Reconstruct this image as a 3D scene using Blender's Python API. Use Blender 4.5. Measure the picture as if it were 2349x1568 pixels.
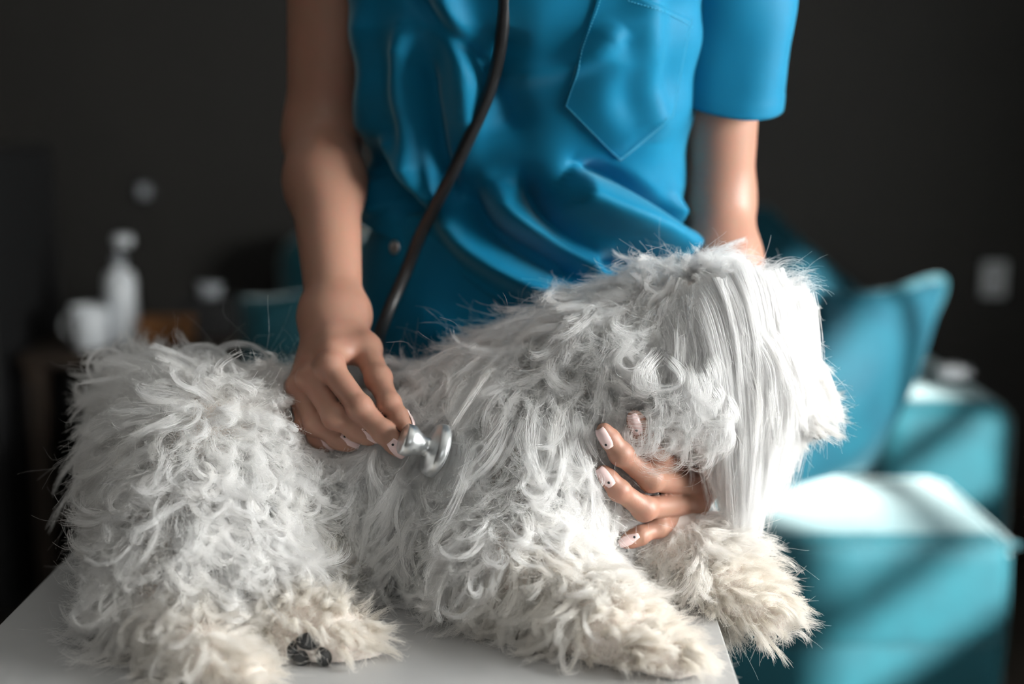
import bpy, bmesh, math, random
import numpy as np
from mathutils import Vector, Matrix
from mathutils.bvhtree import BVHTree

scene = bpy.context.scene
for o in list(bpy.data.objects):
    bpy.data.objects.remove(o)
COL = scene.collection
rng = np.random.default_rng(7)
random.seed(7)

# ------------------------------------------------------------------ camera
W, H = 2349.0, 1568.0
LENS = 50.0
F = W * LENS / 36.0
PITCH = math.radians(10.2)
CAM = np.array([0.0, 0.0, 1.196])
cam_data = bpy.data.cameras.new('camera')
cam_data.lens = LENS
cam_data.sensor_width = 36.0
cam_data.clip_start = 0.05
cam_data.dof.use_dof = True
cam_data.dof.focus_distance = 1.192
cam_data.dof.aperture_fstop = 2.0
cam = bpy.data.objects.new('camera', cam_data)
COL.objects.link(cam)
cam.location = CAM
cam.rotation_euler = (math.pi / 2 - PITCH, 0, 0)
scene.camera = cam

# ------------------------------------------------------------------ light
world = bpy.data.worlds.new('world')
scene.world = world
world.use_nodes = True
world.node_tree.nodes['Background'].inputs[0].default_value = (0.62, 0.75, 1.0, 1)
world.node_tree.nodes['Background'].inputs[1].default_value = 0.15
world.cycles.sampling_method = 'NONE'
scene.cycles.max_bounces = 9
scene.cycles.diffuse_bounces = 7
scene.cycles.glossy_bounces = 3
scene.cycles.adaptive_threshold = 0.14

SUN_DIR = np.array([1.0, -1.6, 0.75])           # towards the sun
sd = bpy.data.lights.new('sun', 'SUN')
sd.energy = 46.0
sd.angle = math.radians(2.0)
sd.color = (1.0, 0.96, 0.90)
sun = bpy.data.objects.new('sun', sd)
COL.objects.link(sun)
sun.location = (6, -8, 6)
sun.rotation_euler = Vector(SUN_DIR).to_track_quat('Z', 'Y').to_euler()


def window_light(name, y0, y1, z0, z1, power):
    ld = bpy.data.lights.new(name, 'AREA')
    ld.shape = 'RECTANGLE'
    ld.size = z1 - z0
    ld.size_y = y1 - y0
    ld.energy = power
    ld.color = (1.0, 0.975, 0.95)
    o = bpy.data.objects.new(name, ld)
    COL.objects.link(o)
    o.location = (1.84, (y0 + y1) / 2, (z0 + z1) / 2)
    o.rotation_euler = (0, math.pi / 2, 0)
    return o


WIN1 = (0.18, 1.44, 0.98, 1.72)
FILL_WIN2 = (-0.85, -0.35, 0.98, 1.72)  # unseen second opening, added to bring more frontal light onto the dog
window_light('window_daylight', *WIN1, 132)
window_light('window_daylight', *FILL_WIN2, 2)
FILL_WIN3 = (-0.3, 1.1, 0.95, 1.95)                    # unseen window added for frontal fill, behind the camera: x0, x1, z0, z1
w3 = window_light('window_daylight', *FILL_WIN3, 10)
w3.location = ((FILL_WIN3[0] + FILL_WIN3[1]) / 2, -2.09, (FILL_WIN3[2] + FILL_WIN3[3]) / 2)
w3.rotation_euler = (math.pi / 2, 0, 0)
w3.data.size, w3.data.size_y = FILL_WIN3[1] - FILL_WIN3[0], FILL_WIN3[3] - FILL_WIN3[2]

vs = scene.view_settings
vs.view_transform = 'Standard'
vs.look = 'None'
vs.exposure = 0.0
vs.gamma = 1.0
vs.use_curve_mapping = False

# ------------------------------------------------------------------ helpers
sp, cp = math.sin(PITCH), math.cos(PITCH)


def ray(px, py):
    a = (px - W / 2) / F
    b = (H / 2 - py) / F
    return np.array([a, cp + b * sp, -sp + b * cp])


def P(px, py, Y):
    d = ray(px, py)
    return CAM + d * (Y / d[1])


def Pz(px, py, z):
    d = ray(px, py)
    return CAM + d * ((z - CAM[2]) / d[2])


def project(pts):
    q = np.asarray(pts) - CAM
    zc = q[..., 1] * cp - q[..., 2] * sp
    yc = q[..., 1] * sp + q[..., 2] * cp
    return W / 2 + F * q[..., 0] / zc, H / 2 - F * yc / zc


def mesh_np(name, verts, faces, smooth=True):
    verts = np.asarray(verts, np.float32)
    faces = np.asarray(faces, np.int32)
    me = bpy.data.meshes.new(name)
    n, k = faces.shape
    me.vertices.add(len(verts))
    me.vertices.foreach_set('co', verts.ravel())
    me.loops.add(n * k)
    me.loops.foreach_set('vertex_index', faces.ravel())
    me.polygons.add(n)
    me.polygons.foreach_set('loop_start', np.arange(0, n * k, k, dtype=np.int32))
    me.update(calc_edges=True)
    me.validate()
    if smooth:
        me.polygons.foreach_set('use_smooth', np.ones(n, bool))
    return me


def link(name, me, mat=None, parent=None, label=None, cat=None, group=None, kind=None):
    o = bpy.data.objects.new(name, me)
    COL.objects.link(o)
    if mat is not None and me is not None:
        if len(me.materials) == 0:
            me.materials.append(mat)
    if parent is not None:
        o.parent = parent
    for k, v in (('label', label), ('category', cat), ('group', group), ('kind', kind)):
        if v:
            o[k] = v
    return o


def empty(name, loc, label=None, cat=None, group=None, kind=None):
    o = link(name, None, label=label, cat=cat, group=group, kind=kind)
    o.location = loc
    o.empty_display_size = 0.05
    bpy.context.view_layer.update()
    return o


def child(o, parent):
    """parent keeping the world position"""
    bpy.context.view_layer.update()
    o.parent = parent
    o.matrix_parent_inverse = parent.matrix_world.inverted()
    return o


def bm_mesh(name, bm, smooth=False):
    me = bpy.data.meshes.new(name)
    bm.normal_update()
    bm.to_mesh(me)
    bm.free()
    if smooth:
        for p in me.polygons:
            p.use_smooth = True
    return me


def box_mesh(name, lo, hi, bevel=0.0, seg=3, smooth=None):
    bm = bmesh.new()
    bmesh.ops.create_cube(bm, size=1.0)
    lo = np.array(lo, float); hi = np.array(hi, float)
    for v in bm.verts:
        v.co = Vector((lo + hi) / 2 + np.array(v.co) * (hi - lo))
    if bevel > 0:
        bmesh.ops.bevel(bm, geom=list(bm.edges), offset=bevel, segments=seg, profile=0.5, affect='EDGES')
    return bm_mesh(name, bm, smooth=(bevel > 0 and seg > 2) if smooth is None else smooth)


def catmull(pts, n):
    pts = np.asarray(pts, float)
    m = len(pts)
    ext = np.vstack([2 * pts[0] - pts[1], pts, 2 * pts[-1] - pts[-2]])
    t = np.linspace(0, m - 1 - 1e-9, n)
    i = t.astype(int)
    u = (t - i)[:, None]
    p0, p1, p2, p3 = ext[i], ext[i + 1], ext[i + 2], ext[i + 3]
    return 0.5 * ((2 * p1) + (-p0 + p2) * u + (2 * p0 - 5 * p1 + 4 * p2 - p3) * u ** 2
                  + (-p0 + 3 * p1 - 3 * p2 + p3) * u ** 3)


def tube_mesh(name, path, radii, seg=16):
    path = np.asarray(path, float)
    n = len(path)
    radii = np.broadcast_to(np.asarray(radii, float), (n,))
    tang = np.gradient(path, axis=0)
    tang /= np.linalg.norm(tang, axis=1)[:, None]
    ref = np.array([0, 0, 1.0]) if abs(tang[0][2]) < 0.9 else np.array([1.0, 0, 0])
    e1 = np.cross(tang[0], ref); e1 /= np.linalg.norm(e1)
    ang = np.linspace(0, 2 * np.pi, seg, endpoint=False)
    vs_, fs = [], []
    for i in range(n):
        e1 = e1 - tang[i] * e1.dot(tang[i]); e1 /= np.linalg.norm(e1)
        e2 = np.cross(tang[i], e1)
        vs_.append(path[i] + radii[i] * (np.cos(ang)[:, None] * e1 + np.sin(ang)[:, None] * e2))
    v = np.vstack(vs_ + [path[:1], path[-1:]])
    for i in range(n - 1):
        for j in range(seg):
            k = (j + 1) % seg
            fs.append([i * seg + j, i * seg + k, (i + 1) * seg + k, (i + 1) * seg + j])
    a, b = n * seg, n * seg + 1
    for j in range(0, seg, 2):
        k, l = (j + 1) % seg, (j + 2) % seg
        fs.append([a, l, k, j])
        fs.append([b, (n - 1) * seg + j, (n - 1) * seg + k, (n - 1) * seg + l])
    return mesh_np(name, v, fs)


def lathe_mesh(name, profile, center, axis, seg=40):
    """profile: list of (distance along axis, radius)"""
    axis = np.asarray(axis, float); axis /= np.linalg.norm(axis)
    ref = np.array([0, 0, 1.0]) if abs(axis[2]) < 0.9 else np.array([1.0, 0, 0])
    e1 = np.cross(axis, ref); e1 /= np.linalg.norm(e1)
    e2 = np.cross(axis, e1)
    ang = np.linspace(0, 2 * np.pi, seg, endpoint=False)
    v, fs = [], []
    for t, r in profile:
        v.append(np.asarray(center) + axis * t + max(r, 1e-5) * (np.cos(ang)[:, None] * e1 + np.sin(ang)[:, None] * e2))
    n = len(profile)
    for i in range(n - 1):
        for j in range(seg):
            k = (j + 1) % seg
            fs.append([i * seg + j, i * seg + k, (i + 1) * seg + k, (i + 1) * seg + j])
    return mesh_np(name, np.vstack(v), fs)


def mod(o, kind, **kw):
    m = o.modifiers.new(kind.lower(), kind)
    for k, v in kw.items():
        setattr(m, k, v)
    return m


# ------------------------------------------------------------------ signed distance modelling
def cone(p, a, b, ra, rb):
    a = np.asarray(a, np.float32); b = np.asarray(b, np.float32)
    ab = b - a
    pa = p - a
    h = np.clip((pa @ ab) / max(float(ab @ ab), 1e-12), 0, 1)
    d = pa - h[:, None] * ab
    return np.sqrt(np.einsum('ij,ij->i', d, d)) - (ra + (rb - ra) * h)


def ellip(p, c, r, R=None):
    q = p - np.asarray(c, np.float32)
    if R is not None:
        q = q @ np.asarray(R, np.float32)          # columns of R are the local axes
    r = np.asarray(r, np.float32)
    k0 = np.linalg.norm(q / r, axis=1)
    k1 = np.linalg.norm(q / (r * r), axis=1)
    return k0 * (k0 - 1.0) / np.maximum(k1, 1e-9)


def smin(a, b, k):
    h = np.maximum(k - np.abs(a - b), 0) / k
    return np.minimum(a, b) - h * h * k * 0.25


def surface_nets(f, lo, hi, h):
    lo = np.asarray(lo, np.float32); hi = np.asarray(hi, np.float32)
    B = 8
    nb = np.ceil((hi - lo) / (h * B)).astype(int) + 1
    n = nb * B
    ci = np.stack(np.meshgrid(*[np.arange(k) for k in nb], indexing='ij'), -1).reshape(-1, 3)
    cc = lo + (ci * B + (B - 1) / 2) * h
    dc = f(cc.astype(np.float32))
    V = np.empty(tuple(n), np.float32)
    sgn = np.sign(dc).reshape(nb)
    V[:] = np.repeat(np.repeat(np.repeat(sgn, B, 0), B, 1), B, 2)
    act = ci[np.abs(dc) < h * B * 1.15]
    loc = np.stack(np.meshgrid(*[np.arange(B)] * 3, indexing='ij'), -1).reshape(-1, 3)
    for s in range(0, len(act), 512):
        idx = (act[s:s + 512, None, :] * B + loc[None]).reshape(-1, 3)
        V[idx[:, 0], idx[:, 1], idx[:, 2]] = f((lo + idx * h).astype(np.float32))
    ins = V < 0
    c8 = [(i, j, k) for i in (0, 1) for j in (0, 1) for k in (0, 1)]
    sl = lambda o, m: slice(o, m - 1 + o)
    cnt = np.zeros(tuple(n - 1), np.int8)
    for o in c8:
        cnt += ins[sl(o[0], n[0]), sl(o[1], n[1]), sl(o[2], n[2])]
    cells = np.argwhere((cnt > 0) & (cnt < 8))
    vals = np.stack([V[cells[:, 0] + o[0], cells[:, 1] + o[1], cells[:, 2] + o[2]] for o in c8], 1)
    acc = np.zeros((len(cells), 3), np.float32)
    num = np.zeros(len(cells), np.float32)
    for x in range(8):
        for y in range(x + 1, 8):
            dv = np.array(c8[y]) - np.array(c8[x])
            if np.abs(dv).sum() != 1:
                continue
            va, vb = vals[:, x], vals[:, y]
            m = (va < 0) != (vb < 0)
            t = np.where(m, va / np.where(m, va - vb, 1), 0)
            acc += m[:, None] * (np.array(c8[x]) + t[:, None] * dv)
            num += m
    verts = lo + (cells + acc / num[:, None]) * h
    vid = np.full(tuple(n - 1), -1, np.int32)
    vid[cells[:, 0], cells[:, 1], cells[:, 2]] = np.arange(len(cells))
    faces = []
    for ax in range(3):
        o1, o2 = (ax + 1) % 3, (ax + 2) % 3
        a = np.take(ins, np.arange(n[ax] - 1), ax)
        b = np.take(ins, np.arange(1, n[ax]), ax)
        e = np.argwhere(a != b)
        e = e[(e[:, o1] > 0) & (e[:, o2] > 0) & (e[:, o1] < n[o1] - 1) & (e[:, o2] < n[o2] - 1)]
        fl = a[e[:, 0], e[:, 1], e[:, 2]]
        q = []
        for d1, d2 in ((-1, -1), (0, -1), (0, 0), (-1, 0)):
            c = e.copy(); c[:, o1] += d1; c[:, o2] += d2
            q.append(vid[c[:, 0], c[:, 1], c[:, 2]])
        q = np.stack(q, 1)
        q[~fl] = q[~fl][:, ::-1]
        faces.append(q)
    faces = np.vstack(faces)
    faces = faces[(faces >= 0).all(1)]
    return verts, faces


def grad(f, p, e=0.0015):
    p = p.astype(np.float32)
    g = np.stack([f(p + np.array(v, np.float32) * e) - f(p - np.array(v, np.float32) * e)
                  for v in ((1, 0, 0), (0, 1, 0), (0, 0, 1))], 1)
    return g / np.maximum(np.linalg.norm(g, axis=1), 1e-9)[:, None]


# ------------------------------------------------------------------ materials
def material(name, color, rough=0.5, metallic=0.0, noise=None, bump=None, sheen=0.0, sub=0.0, spec=0.5,
             sub_radius=(1.0, 0.35, 0.2), sub_scale=0.004, sheen_tint=(1, 1, 1)):
    """noise: (scale, second colour, amount); bump: (scale, strength, distance)"""
    m = bpy.data.materials.new(name)
    m.use_nodes = True
    nt = m.node_tree
    b = nt.nodes['Principled BSDF']
    b.inputs['Base Color'].default_value = (*color, 1)
    b.inputs['Roughness'].default_value = rough
    b.inputs['Metallic'].default_value = metallic
    b.inputs['Specular IOR Level'].default_value = spec
    if sheen:
        b.inputs['Sheen Weight'].default_value = sheen
        b.inputs['Sheen Roughness'].default_value = 0.35
        b.inputs['Sheen Tint'].default_value = (*sheen_tint, 1)
    if sub:
        b.inputs['Subsurface Weight'].default_value = sub
        b.inputs['Subsurface Radius'].default_value = sub_radius
        b.inputs['Subsurface Scale'].default_value = sub_scale
    tc = nt.nodes.new('ShaderNodeTexCoord')
    if noise:
        n = nt.nodes.new('ShaderNodeTexNoise')
        n.inputs['Scale'].default_value = noise[0]
        n.inputs['Detail'].default_value = 5
        nt.links.new(tc.outputs['Object'], n.inputs['Vector'])
        mr = nt.nodes.new('ShaderNodeMapRange')
        mr.inputs['From Min'].default_value = 0.35
        mr.inputs['From Max'].default_value = 0.7
        mr.inputs['To Max'].default_value = noise[2]
        nt.links.new(n.outputs['Fac'], mr.inputs['Value'])
        mx = nt.nodes.new('ShaderNodeMix')
        mx.data_type = 'RGBA'
        mx.inputs['A'].default_value = (*color, 1)
        mx.inputs['B'].default_value = (*noise[1], 1)
        nt.links.new(mr.outputs['Result'], mx.inputs['Factor'])
        nt.links.new(mx.outputs['Result'], b.inputs['Base Color'])
    if bump:
        n2 = nt.nodes.new('ShaderNodeTexNoise')
        n2.inputs['Scale'].default_value = bump[0]
        n2.inputs['Detail'].default_value = 4
        nt.links.new(tc.outputs['Object'], n2.inputs['Vector'])
        bp = nt.nodes.new('ShaderNodeBump')
        bp.inputs['Strength'].default_value = bump[1]
        bp.inputs['Distance'].default_value = bump[2]
        nt.links.new(n2.outputs['Fac'], bp.inputs['Height'])
        nt.links.new(bp.outputs['Normal'], b.inputs['Normal'])
    return m


M = {}
M['wall'] = material('dark_wall_paint', (0.022, 0.020, 0.018), 0.75, noise=(3, (0.019, 0.0175, 0.016), 1), bump=(180, 0.15, 0.002))
M['wall_light'] = material('warm_grey_paint', (0.12, 0.11, 0.10), 0.8, noise=(3, (0.11, 0.10, 0.09), 1))
M['ceiling'] = material('white_ceiling_paint', (0.7, 0.69, 0.67), 0.9, noise=(4, (0.66, 0.65, 0.63), 1))
M['floor'] = material('dark_floor', (0.035, 0.028, 0.022), 0.45, noise=(6, (0.02, 0.016, 0.013), 1), bump=(60, 0.1, 0.002))
M['frame'] = material('white_window_frame', (0.75, 0.75, 0.74), 0.4, noise=(20, (0.7, 0.7, 0.69), 1))
M['table'] = material('white_laminate', (0.48, 0.48, 0.48), 0.36, noise=(30, (0.465, 0.465, 0.465), 1), bump=(900, 0.03, 0.0003))
M['velvet'] = material('teal_velvet', (0.001, 0.040, 0.053), 0.75, noise=(14, (0.001, 0.031, 0.042), 1), bump=(40, 0.25, 0.004), spec=0.2, sheen=0.85, sheen_tint=(0.80, 0.97, 1.0))
M['velvet_dark'] = material('deep_teal_velvet', (0.001, 0.030, 0.045), 0.75, noise=(14, (0.001, 0.022, 0.035), 1), bump=(40, 0.25, 0.004), spec=0.15, sheen=0.10, sheen_tint=(0.55, 0.9, 1.0))  # same teal velvet with the pillows' shade put into its colour
M['scrub'] = material('blue_scrub_cotton', (0.0, 0.170, 0.315), 0.62, spec=0.2, noise=(9, (0.0, 0.16, 0.30), 1), bump=(1500, 0.18, 0.0003), sheen=0.36, sheen_tint=(0.6, 0.97, 1.0))
M['stitch'] = material('blue_thread', (0.05, 0.42, 0.66), 0.6, noise=(60, (0.04, 0.38, 0.6), 1))
M['skin'] = material('skin', (0.40, 0.215, 0.150), 0.48, noise=(55, (0.43, 0.205, 0.148), 0.7), bump=(420, 0.22, 0.0006), sub=0.25)
M['nail'] = material('pale_pink_nail_polish', (0.80, 0.60, 0.58), 0.18, noise=(90, (0.78, 0.57, 0.55), 1))
M['black'] = material('black_rubber', (0.012, 0.012, 0.013), 0.36, noise=(60, (0.018, 0.018, 0.019), 1))
M['black_dot'] = material('black_nail_dot', (0.01, 0.012, 0.014), 0.2, noise=(60, (0.014, 0.015, 0.018), 1))
M['metal'] = material('brushed_steel', (0.80, 0.82, 0.83), 0.36, 1.0, noise=(40, (0.68, 0.70, 0.71), 1))
M['diaphragm'] = material('diaphragm_plastic', (0.55, 0.58, 0.60), 0.3, noise=(40, (0.5, 0.53, 0.55), 1))
M['dogskin'] = material('dog_skin', (0.86, 0.79, 0.74), 0.7, noise=(30, (0.82, 0.73, 0.68), 1), bump=(120, 0.5, 0.003))
M['pad'] = material('black_paw_pad', (0.022, 0.024, 0.026), 0.55, noise=(120, (0.045, 0.045, 0.045), 1), bump=(700, 0.6, 0.0015))
M['white_plastic'] = material('white_plastic', (0.72, 0.75, 0.78), 0.35, noise=(20, (0.68, 0.71, 0.75), 1))
M['grey_plastic'] = material('grey_plastic', (0.35, 0.37, 0.40), 0.4, noise=(20, (0.32, 0.34, 0.37), 1))
M['wood'] = material('orange_brown_wood', (0.30, 0.125, 0.038), 0.5, noise=(18, (0.22, 0.09, 0.03), 1))
M['dark_wood'] = material('dark_stained_wood', (0.035, 0.022, 0.014), 0.5, noise=(18, (0.02, 0.014, 0.010), 1))
M['dark_hair'] = material('dark_brown_hair', (0.03, 0.018, 0.012), 0.45, noise=(80, (0.05, 0.03, 0.018), 1), bump=(200, 0.6, 0.003))
M['shoe'] = material('white_shoe_leather', (0.6, 0.6, 0.6), 0.5, noise=(20, (0.55, 0.55, 0.55), 1))
M['dark_book'] = material('charcoal_card', (0.014, 0.014, 0.015), 0.6, noise=(20, (0.011, 0.011, 0.012), 1))

# ================================================================== the room
X0, X1, Y0, Y1, ZC = -2.7, 1.75, -2.0, 3.9, 2.6
link('floor', box_mesh('floor', (X0 - 0.1, Y0 - 0.1, -0.1), (X1 + 0.1, Y1 + 0.1, 0.0)), M['floor'],
     label='dark wooden floor of the room', kind='structure')
link('ceiling', box_mesh('ceiling', (X0 - 0.1, Y0 - 0.1, ZC), (X1 + 0.1, Y1 + 0.1, ZC + 0.1)), M['ceiling'],
     label='white painted ceiling of the room', kind='structure')
link('wall_back', box_mesh('wall_back', (X0 - 0.1, Y1, 0), (X1 + 0.1, Y1 + 0.1, ZC)), M['wall'],
     label='dark grey painted wall behind the sofa', kind='structure')
link('wall_left', box_mesh('wall_left', (X0 - 0.1, Y0, 0), (X0, Y1, ZC)), M['wall'],
     label='dark painted side wall beyond the console', kind='structure')
# (the opening for window_3 is left free)
_f = lambda a, b, c, d: ((a, Y0 - 0.1, c), (b, Y0, d))


def boxes(name, lst):
    bm = bmesh.new()
    for lo, hi in lst:
        r = bmesh.ops.create_cube(bm, size=1.0)
        for v in r['verts']:
            v.co = Vector([(lo[i] + hi[i]) / 2 + v.co[i] * (hi[i] - lo[i]) for i in range(3)])
    return bm_mesh(name, bm)


link('wall_front', boxes('wall_front', [_f(X0, FILL_WIN3[0], 0, ZC), _f(FILL_WIN3[1], X1, 0, ZC), _f(FILL_WIN3[0], FILL_WIN3[1], 0, FILL_WIN3[2]), _f(FILL_WIN3[0], FILL_WIN3[1], FILL_WIN3[3], ZC)]), M['wall_light'],
     label='warm grey wall opposite the sofa', kind='structure')


zs0, zs1 = WIN1[2], WIN1[3]
link('wall_right', boxes('wall_right', [
    ((X1, Y0, 0), (X1 + 0.1, Y1, zs0)), ((X1, Y0, zs1), (X1 + 0.1, Y1, ZC)),
    ((X1, Y0, zs0), (X1 + 0.1, FILL_WIN2[0], zs1)), ((X1, FILL_WIN2[1], zs0), (X1 + 0.1, WIN1[0], zs1)),
    ((X1, WIN1[1], zs0), (X1 + 0.1, Y1, zs1))]), M['wall_light'],
    label='window wall with two openings', kind='structure')
gm = bpy.data.materials.new('window_glass')
gm.use_nodes = True
gn = gm.node_tree
for n_ in list(gn.nodes):
    gn.nodes.remove(n_)
go = gn.nodes.new('ShaderNodeOutputMaterial')
gt = gn.nodes.new('ShaderNodeBsdfTransparent')
gt.inputs[0].default_value = (0.96, 0.98, 0.98, 1)
gg = gn.nodes.new('ShaderNodeBsdfGlossy')
gg.inputs['Roughness'].default_value = 0.03
gx = gn.nodes.new('ShaderNodeMixShader')
gx.inputs[0].default_value = 0.05
gn.links.new(gt.outputs[0], gx.inputs[1]); gn.links.new(gg.outputs[0], gx.inputs[2])
gn.links.new(gx.outputs[0], go.inputs[0])
for i, (wy0, wy1, wz0, wz1) in enumerate((WIN1, FILL_WIN2)):
    e = empty('window_%d' % (i + 1), (X1, (wy0 + wy1) / 2, wz0), kind='structure',
              label=('wide white framed window beside the sofa', 'narrow white framed window nearer the camera')[i])
    t = 0.028
    fr = [((X1 + 0.02, wy0, wz0), (X1 + 0.07, wy1, wz0 + t)), ((X1 + 0.02, wy0, wz1 - t), (X1 + 0.07, wy1, wz1)),
          ((X1 + 0.02, wy0, wz0), (X1 + 0.07, wy0 + t, wz1)), ((X1 + 0.02, wy1 - t, wz0), (X1 + 0.07, wy1, wz1))]
    child(link('window_frame', boxes('window_frame', fr), M['frame']), e)
    child(link('glazing_bar', boxes('glazing_bar', [((X1 + 0.025, wy0 + t, 1.225), (X1 + 0.065, wy1 - t, 1.262))]), M['frame']), e)
    child(link('glazing_bar', boxes('glazing_bar', [((X1 + 0.025, (wy0 + wy1) / 2 + 0.03, 1.262), (X1 + 0.06, (wy0 + wy1) / 2 + 0.07, wz1 - t))]), M['frame']), e)
    child(link('pane', boxes('pane', [((X1 + 0.04, wy0 + t, wz0 + t), (X1 + 0.046, wy1 - t, wz1 - t))]), gm), e)
    child(link('window_sill', box_mesh('window_sill', (X1 - 0.06, wy0 - 0.04, wz0 - 0.03), (X1 + 0.02, wy1 + 0.04, wz0), 0.006, 2), M['frame']), e)
e = empty('window_3', ((FILL_WIN3[0] + FILL_WIN3[1]) / 2, Y0, FILL_WIN3[2]), kind='structure', label='white framed window in the wall opposite the sofa')
a_, b_, c_, d_ = FILL_WIN3
child(link('window_frame', boxes('window_frame', [((a_, Y0 - 0.07, c_), (b_, Y0 - 0.02, c_ + 0.03)), ((a_, Y0 - 0.07, d_ - 0.03), (b_, Y0 - 0.02, d_)),
      ((a_, Y0 - 0.07, c_), (a_ + 0.03, Y0 - 0.02, d_)), ((b_ - 0.03, Y0 - 0.07, c_), (b_, Y0 - 0.02, d_)), ((0.385, Y0 - 0.07, c_), (0.415, Y0 - 0.02, d_))]), M['frame']), e)
child(link('pane', boxes('pane', [((a_ + 0.03, Y0 - 0.046, c_ + 0.03), (b_ - 0.03, Y0 - 0.04, d_ - 0.03))]), gm), e)
link('baseboard_back', box_mesh('baseboard_back', (X0, Y1 - 0.015, 0), (X1, Y1, 0.08), 0.004, 2), M['dark_wood'],
     label='dark baseboard along the back wall', kind='structure')

# wall socket on the back wall
sx = P(2278, 640, Y1)
sk = empty('wall_socket', (sx[0], Y1, sx[2] - 0.05), label='pale double wall socket on the dark back wall above the sofa arm', cat='socket')
child(link('plate', box_mesh('plate', (sx[0] - 0.035, Y1 - 0.012, sx[2] - 0.05), (sx[0] + 0.035, Y1, sx[2] + 0.05), 0.004, 2), M['white_plastic']), sk)
for dz in (-0.023, 0.023):
    child(link('outlet', lathe_mesh('outlet', [(0, 0.0), (0, 0.016), (-0.004, 0.018), (-0.004, 0.013), (0.002, 0.012), (0.002, 0.0)],
                                    (sx[0], Y1 - 0.013, sx[2] + dz), (0, -1, 0), 24), M['grey_plastic']), sk)
sx = P(332, 438, Y1)
sk = empty('light_switch', (sx[0], Y1, sx[2] - 0.04), label='small dark light switch with grey rocker on the dark wall above the white bottle', cat='switch')
child(link('plate', box_mesh('plate', (sx[0] - 0.03, Y1 - 0.01, sx[2] - 0.03), (sx[0] + 0.03, Y1, sx[2] + 0.03), 0.004, 2), M['dark_book']), sk)
child(link('rocker', box_mesh('rocker', (sx[0] - 0.016, Y1 - 0.018, sx[2] - 0.018), (sx[0] + 0.016, Y1 - 0.006, sx[2] + 0.018), 0.003, 2), M['grey_plastic']), sk)


# ------------------------------------------------------------------ sofa
def pillow_mesh(name, corners, puff, n=28, pinch=0.10):
    """soft cushion spanned by four corners (TL, TR, BR, BL), thick in the middle"""
    c = [np.asarray(q, float) for q in corners]
    nrm = np.cross(c[1] - c[0], c[3] - c[0]); nrm /= np.linalg.norm(nrm)
    u = np.linspace(0, 1, n)
    U, V_ = np.meshgrid(u, u)
    # edges bow inwards between the corners
    bu = pinch * np.sin(np.pi * V_) * (0.5 - U)
    bv = pinch * np.sin(np.pi * U) * (0.5 - V_)
    A, B_ = U + bu * 0.5, V_ + bv * 0.5
    base = ((1 - A) * (1 - B_))[..., None] * c[0] + (A * (1 - B_))[..., None] * c[1] + (A * B_)[..., None] * c[2] + ((1 - A) * B_)[..., None] * c[3]
    hgt = puff * (np.sin(np.pi * U) ** 0.45) * (np.sin(np.pi * V_) ** 0.45)
    wr = 1 + 0.06 * np.sin(9 * U + 4 * V_) * np.cos(7 * V_)
    fr = base + (hgt * wr)[..., None] * nrm
    bk = base - (hgt * wr)[..., None] * nrm
    v = np.vstack([fr.reshape(-1, 3), bk.reshape(-1, 3)])
    f = []
    for i in range(n - 1):
        for j in range(n - 1):
            a = i * n + j
            f.append([a, a + n, a + n + 1, a + 1])
            f.append([n * n + a, n * n + a + 1, n * n + a + n + 1, n * n + a + n])
    me = mesh_np(name, v, f)
    bm = bmesh.new(); bm.from_mesh(me)
    bmesh.ops.remove_doubles(bm, verts=bm.verts, dist=1e-4)
    bmesh.ops.recalc_face_normals(bm, faces=bm.faces)
    bm.to_mesh(me); bm.free()
    for p in me.polygons:
        p.use_smooth = True
    return me


def piping(name, pts, r=0.005, n=60):
    return tube_mesh(name, catmull(pts, n), r, 8)


SX0, SX1, SY0, SY1, SZ = -0.62, 0.85, 2.28, 3.55, 0.45
sofa = empty('sofa', (0.1, 2.9, 0), label='large teal velvet corner sofa along the dark wall', cat='sofa')
child(link('base', box_mesh('base', (SX0 + 0.02, SY0 + 0.03, 0.05), (SX1 - 0.03, SY1 + 0.25, 0.24), 0.015, 3), M['velvet']), sofa)
for fx in (SX0 + 0.08, SX1 - 0.1):
    for fy in (SY0 + 0.1, SY1 + 0.15):
        child(link('foot', box_mesh('foot', (fx - 0.025, fy - 0.025, 0), (fx + 0.025, fy + 0.025, 0.055), 0.004, 2), M['dark_wood']), sofa)
ch = child(link('chaise_cushion', box_mesh('chaise_cushion', (0.10, SY0, 0.235), (SX1, 2.70, SZ), 0.045, 6), M['velvet']), sofa)
ch2 = child(link('front_panel', box_mesh('front_panel', (0.10, SY0 + 0.006, 0.055), (SX1 - 0.006, 2.64, 0.30), 0.03, 5), M['velvet']), sofa)
child(link('seat_cushion', box_mesh('seat_cushion', (0.06, 2.69, 0.235), (0.71, SY1, SZ), 0.045, 6), M['velvet']), sofa)
child(link('seat_cushion', box_mesh('seat_cushion', (-0.40, 2.40, 0.235), (0.09, SY1, SZ - 0.005), 0.045, 6), M['velvet']), sofa)
child(link('seat_piping', piping('seat_piping', [(0.12, SY0 + 0.012, SZ - 0.012), (0.5, SY0 + 0.010, SZ - 0.012), (SX1 - 0.03, SY0 + 0.012, SZ - 0.012),
                                                 (SX1 - 0.010, SY0 + 0.03, SZ - 0.013), (SX1 - 0.010, 2.5, SZ - 0.012), (SX1 - 0.012, 2.67, SZ - 0.014)]), M['velvet']), ch)
child(link('corner_piping', piping('corner_piping', [(SX1 - 0.014, SY0 + 0.013, SZ - 0.03), (SX1 - 0.013, SY0 + 0.012, 0.3), (SX1 - 0.018, SY0 + 0.018, 0.07)]), M['velvet']), ch2)
child(link('armrest', box_mesh('armrest', (0.715, 2.71, 0.05), (1.00, 3.80, 0.585), 0.06, 6), M['velvet']), sofa)
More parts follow.
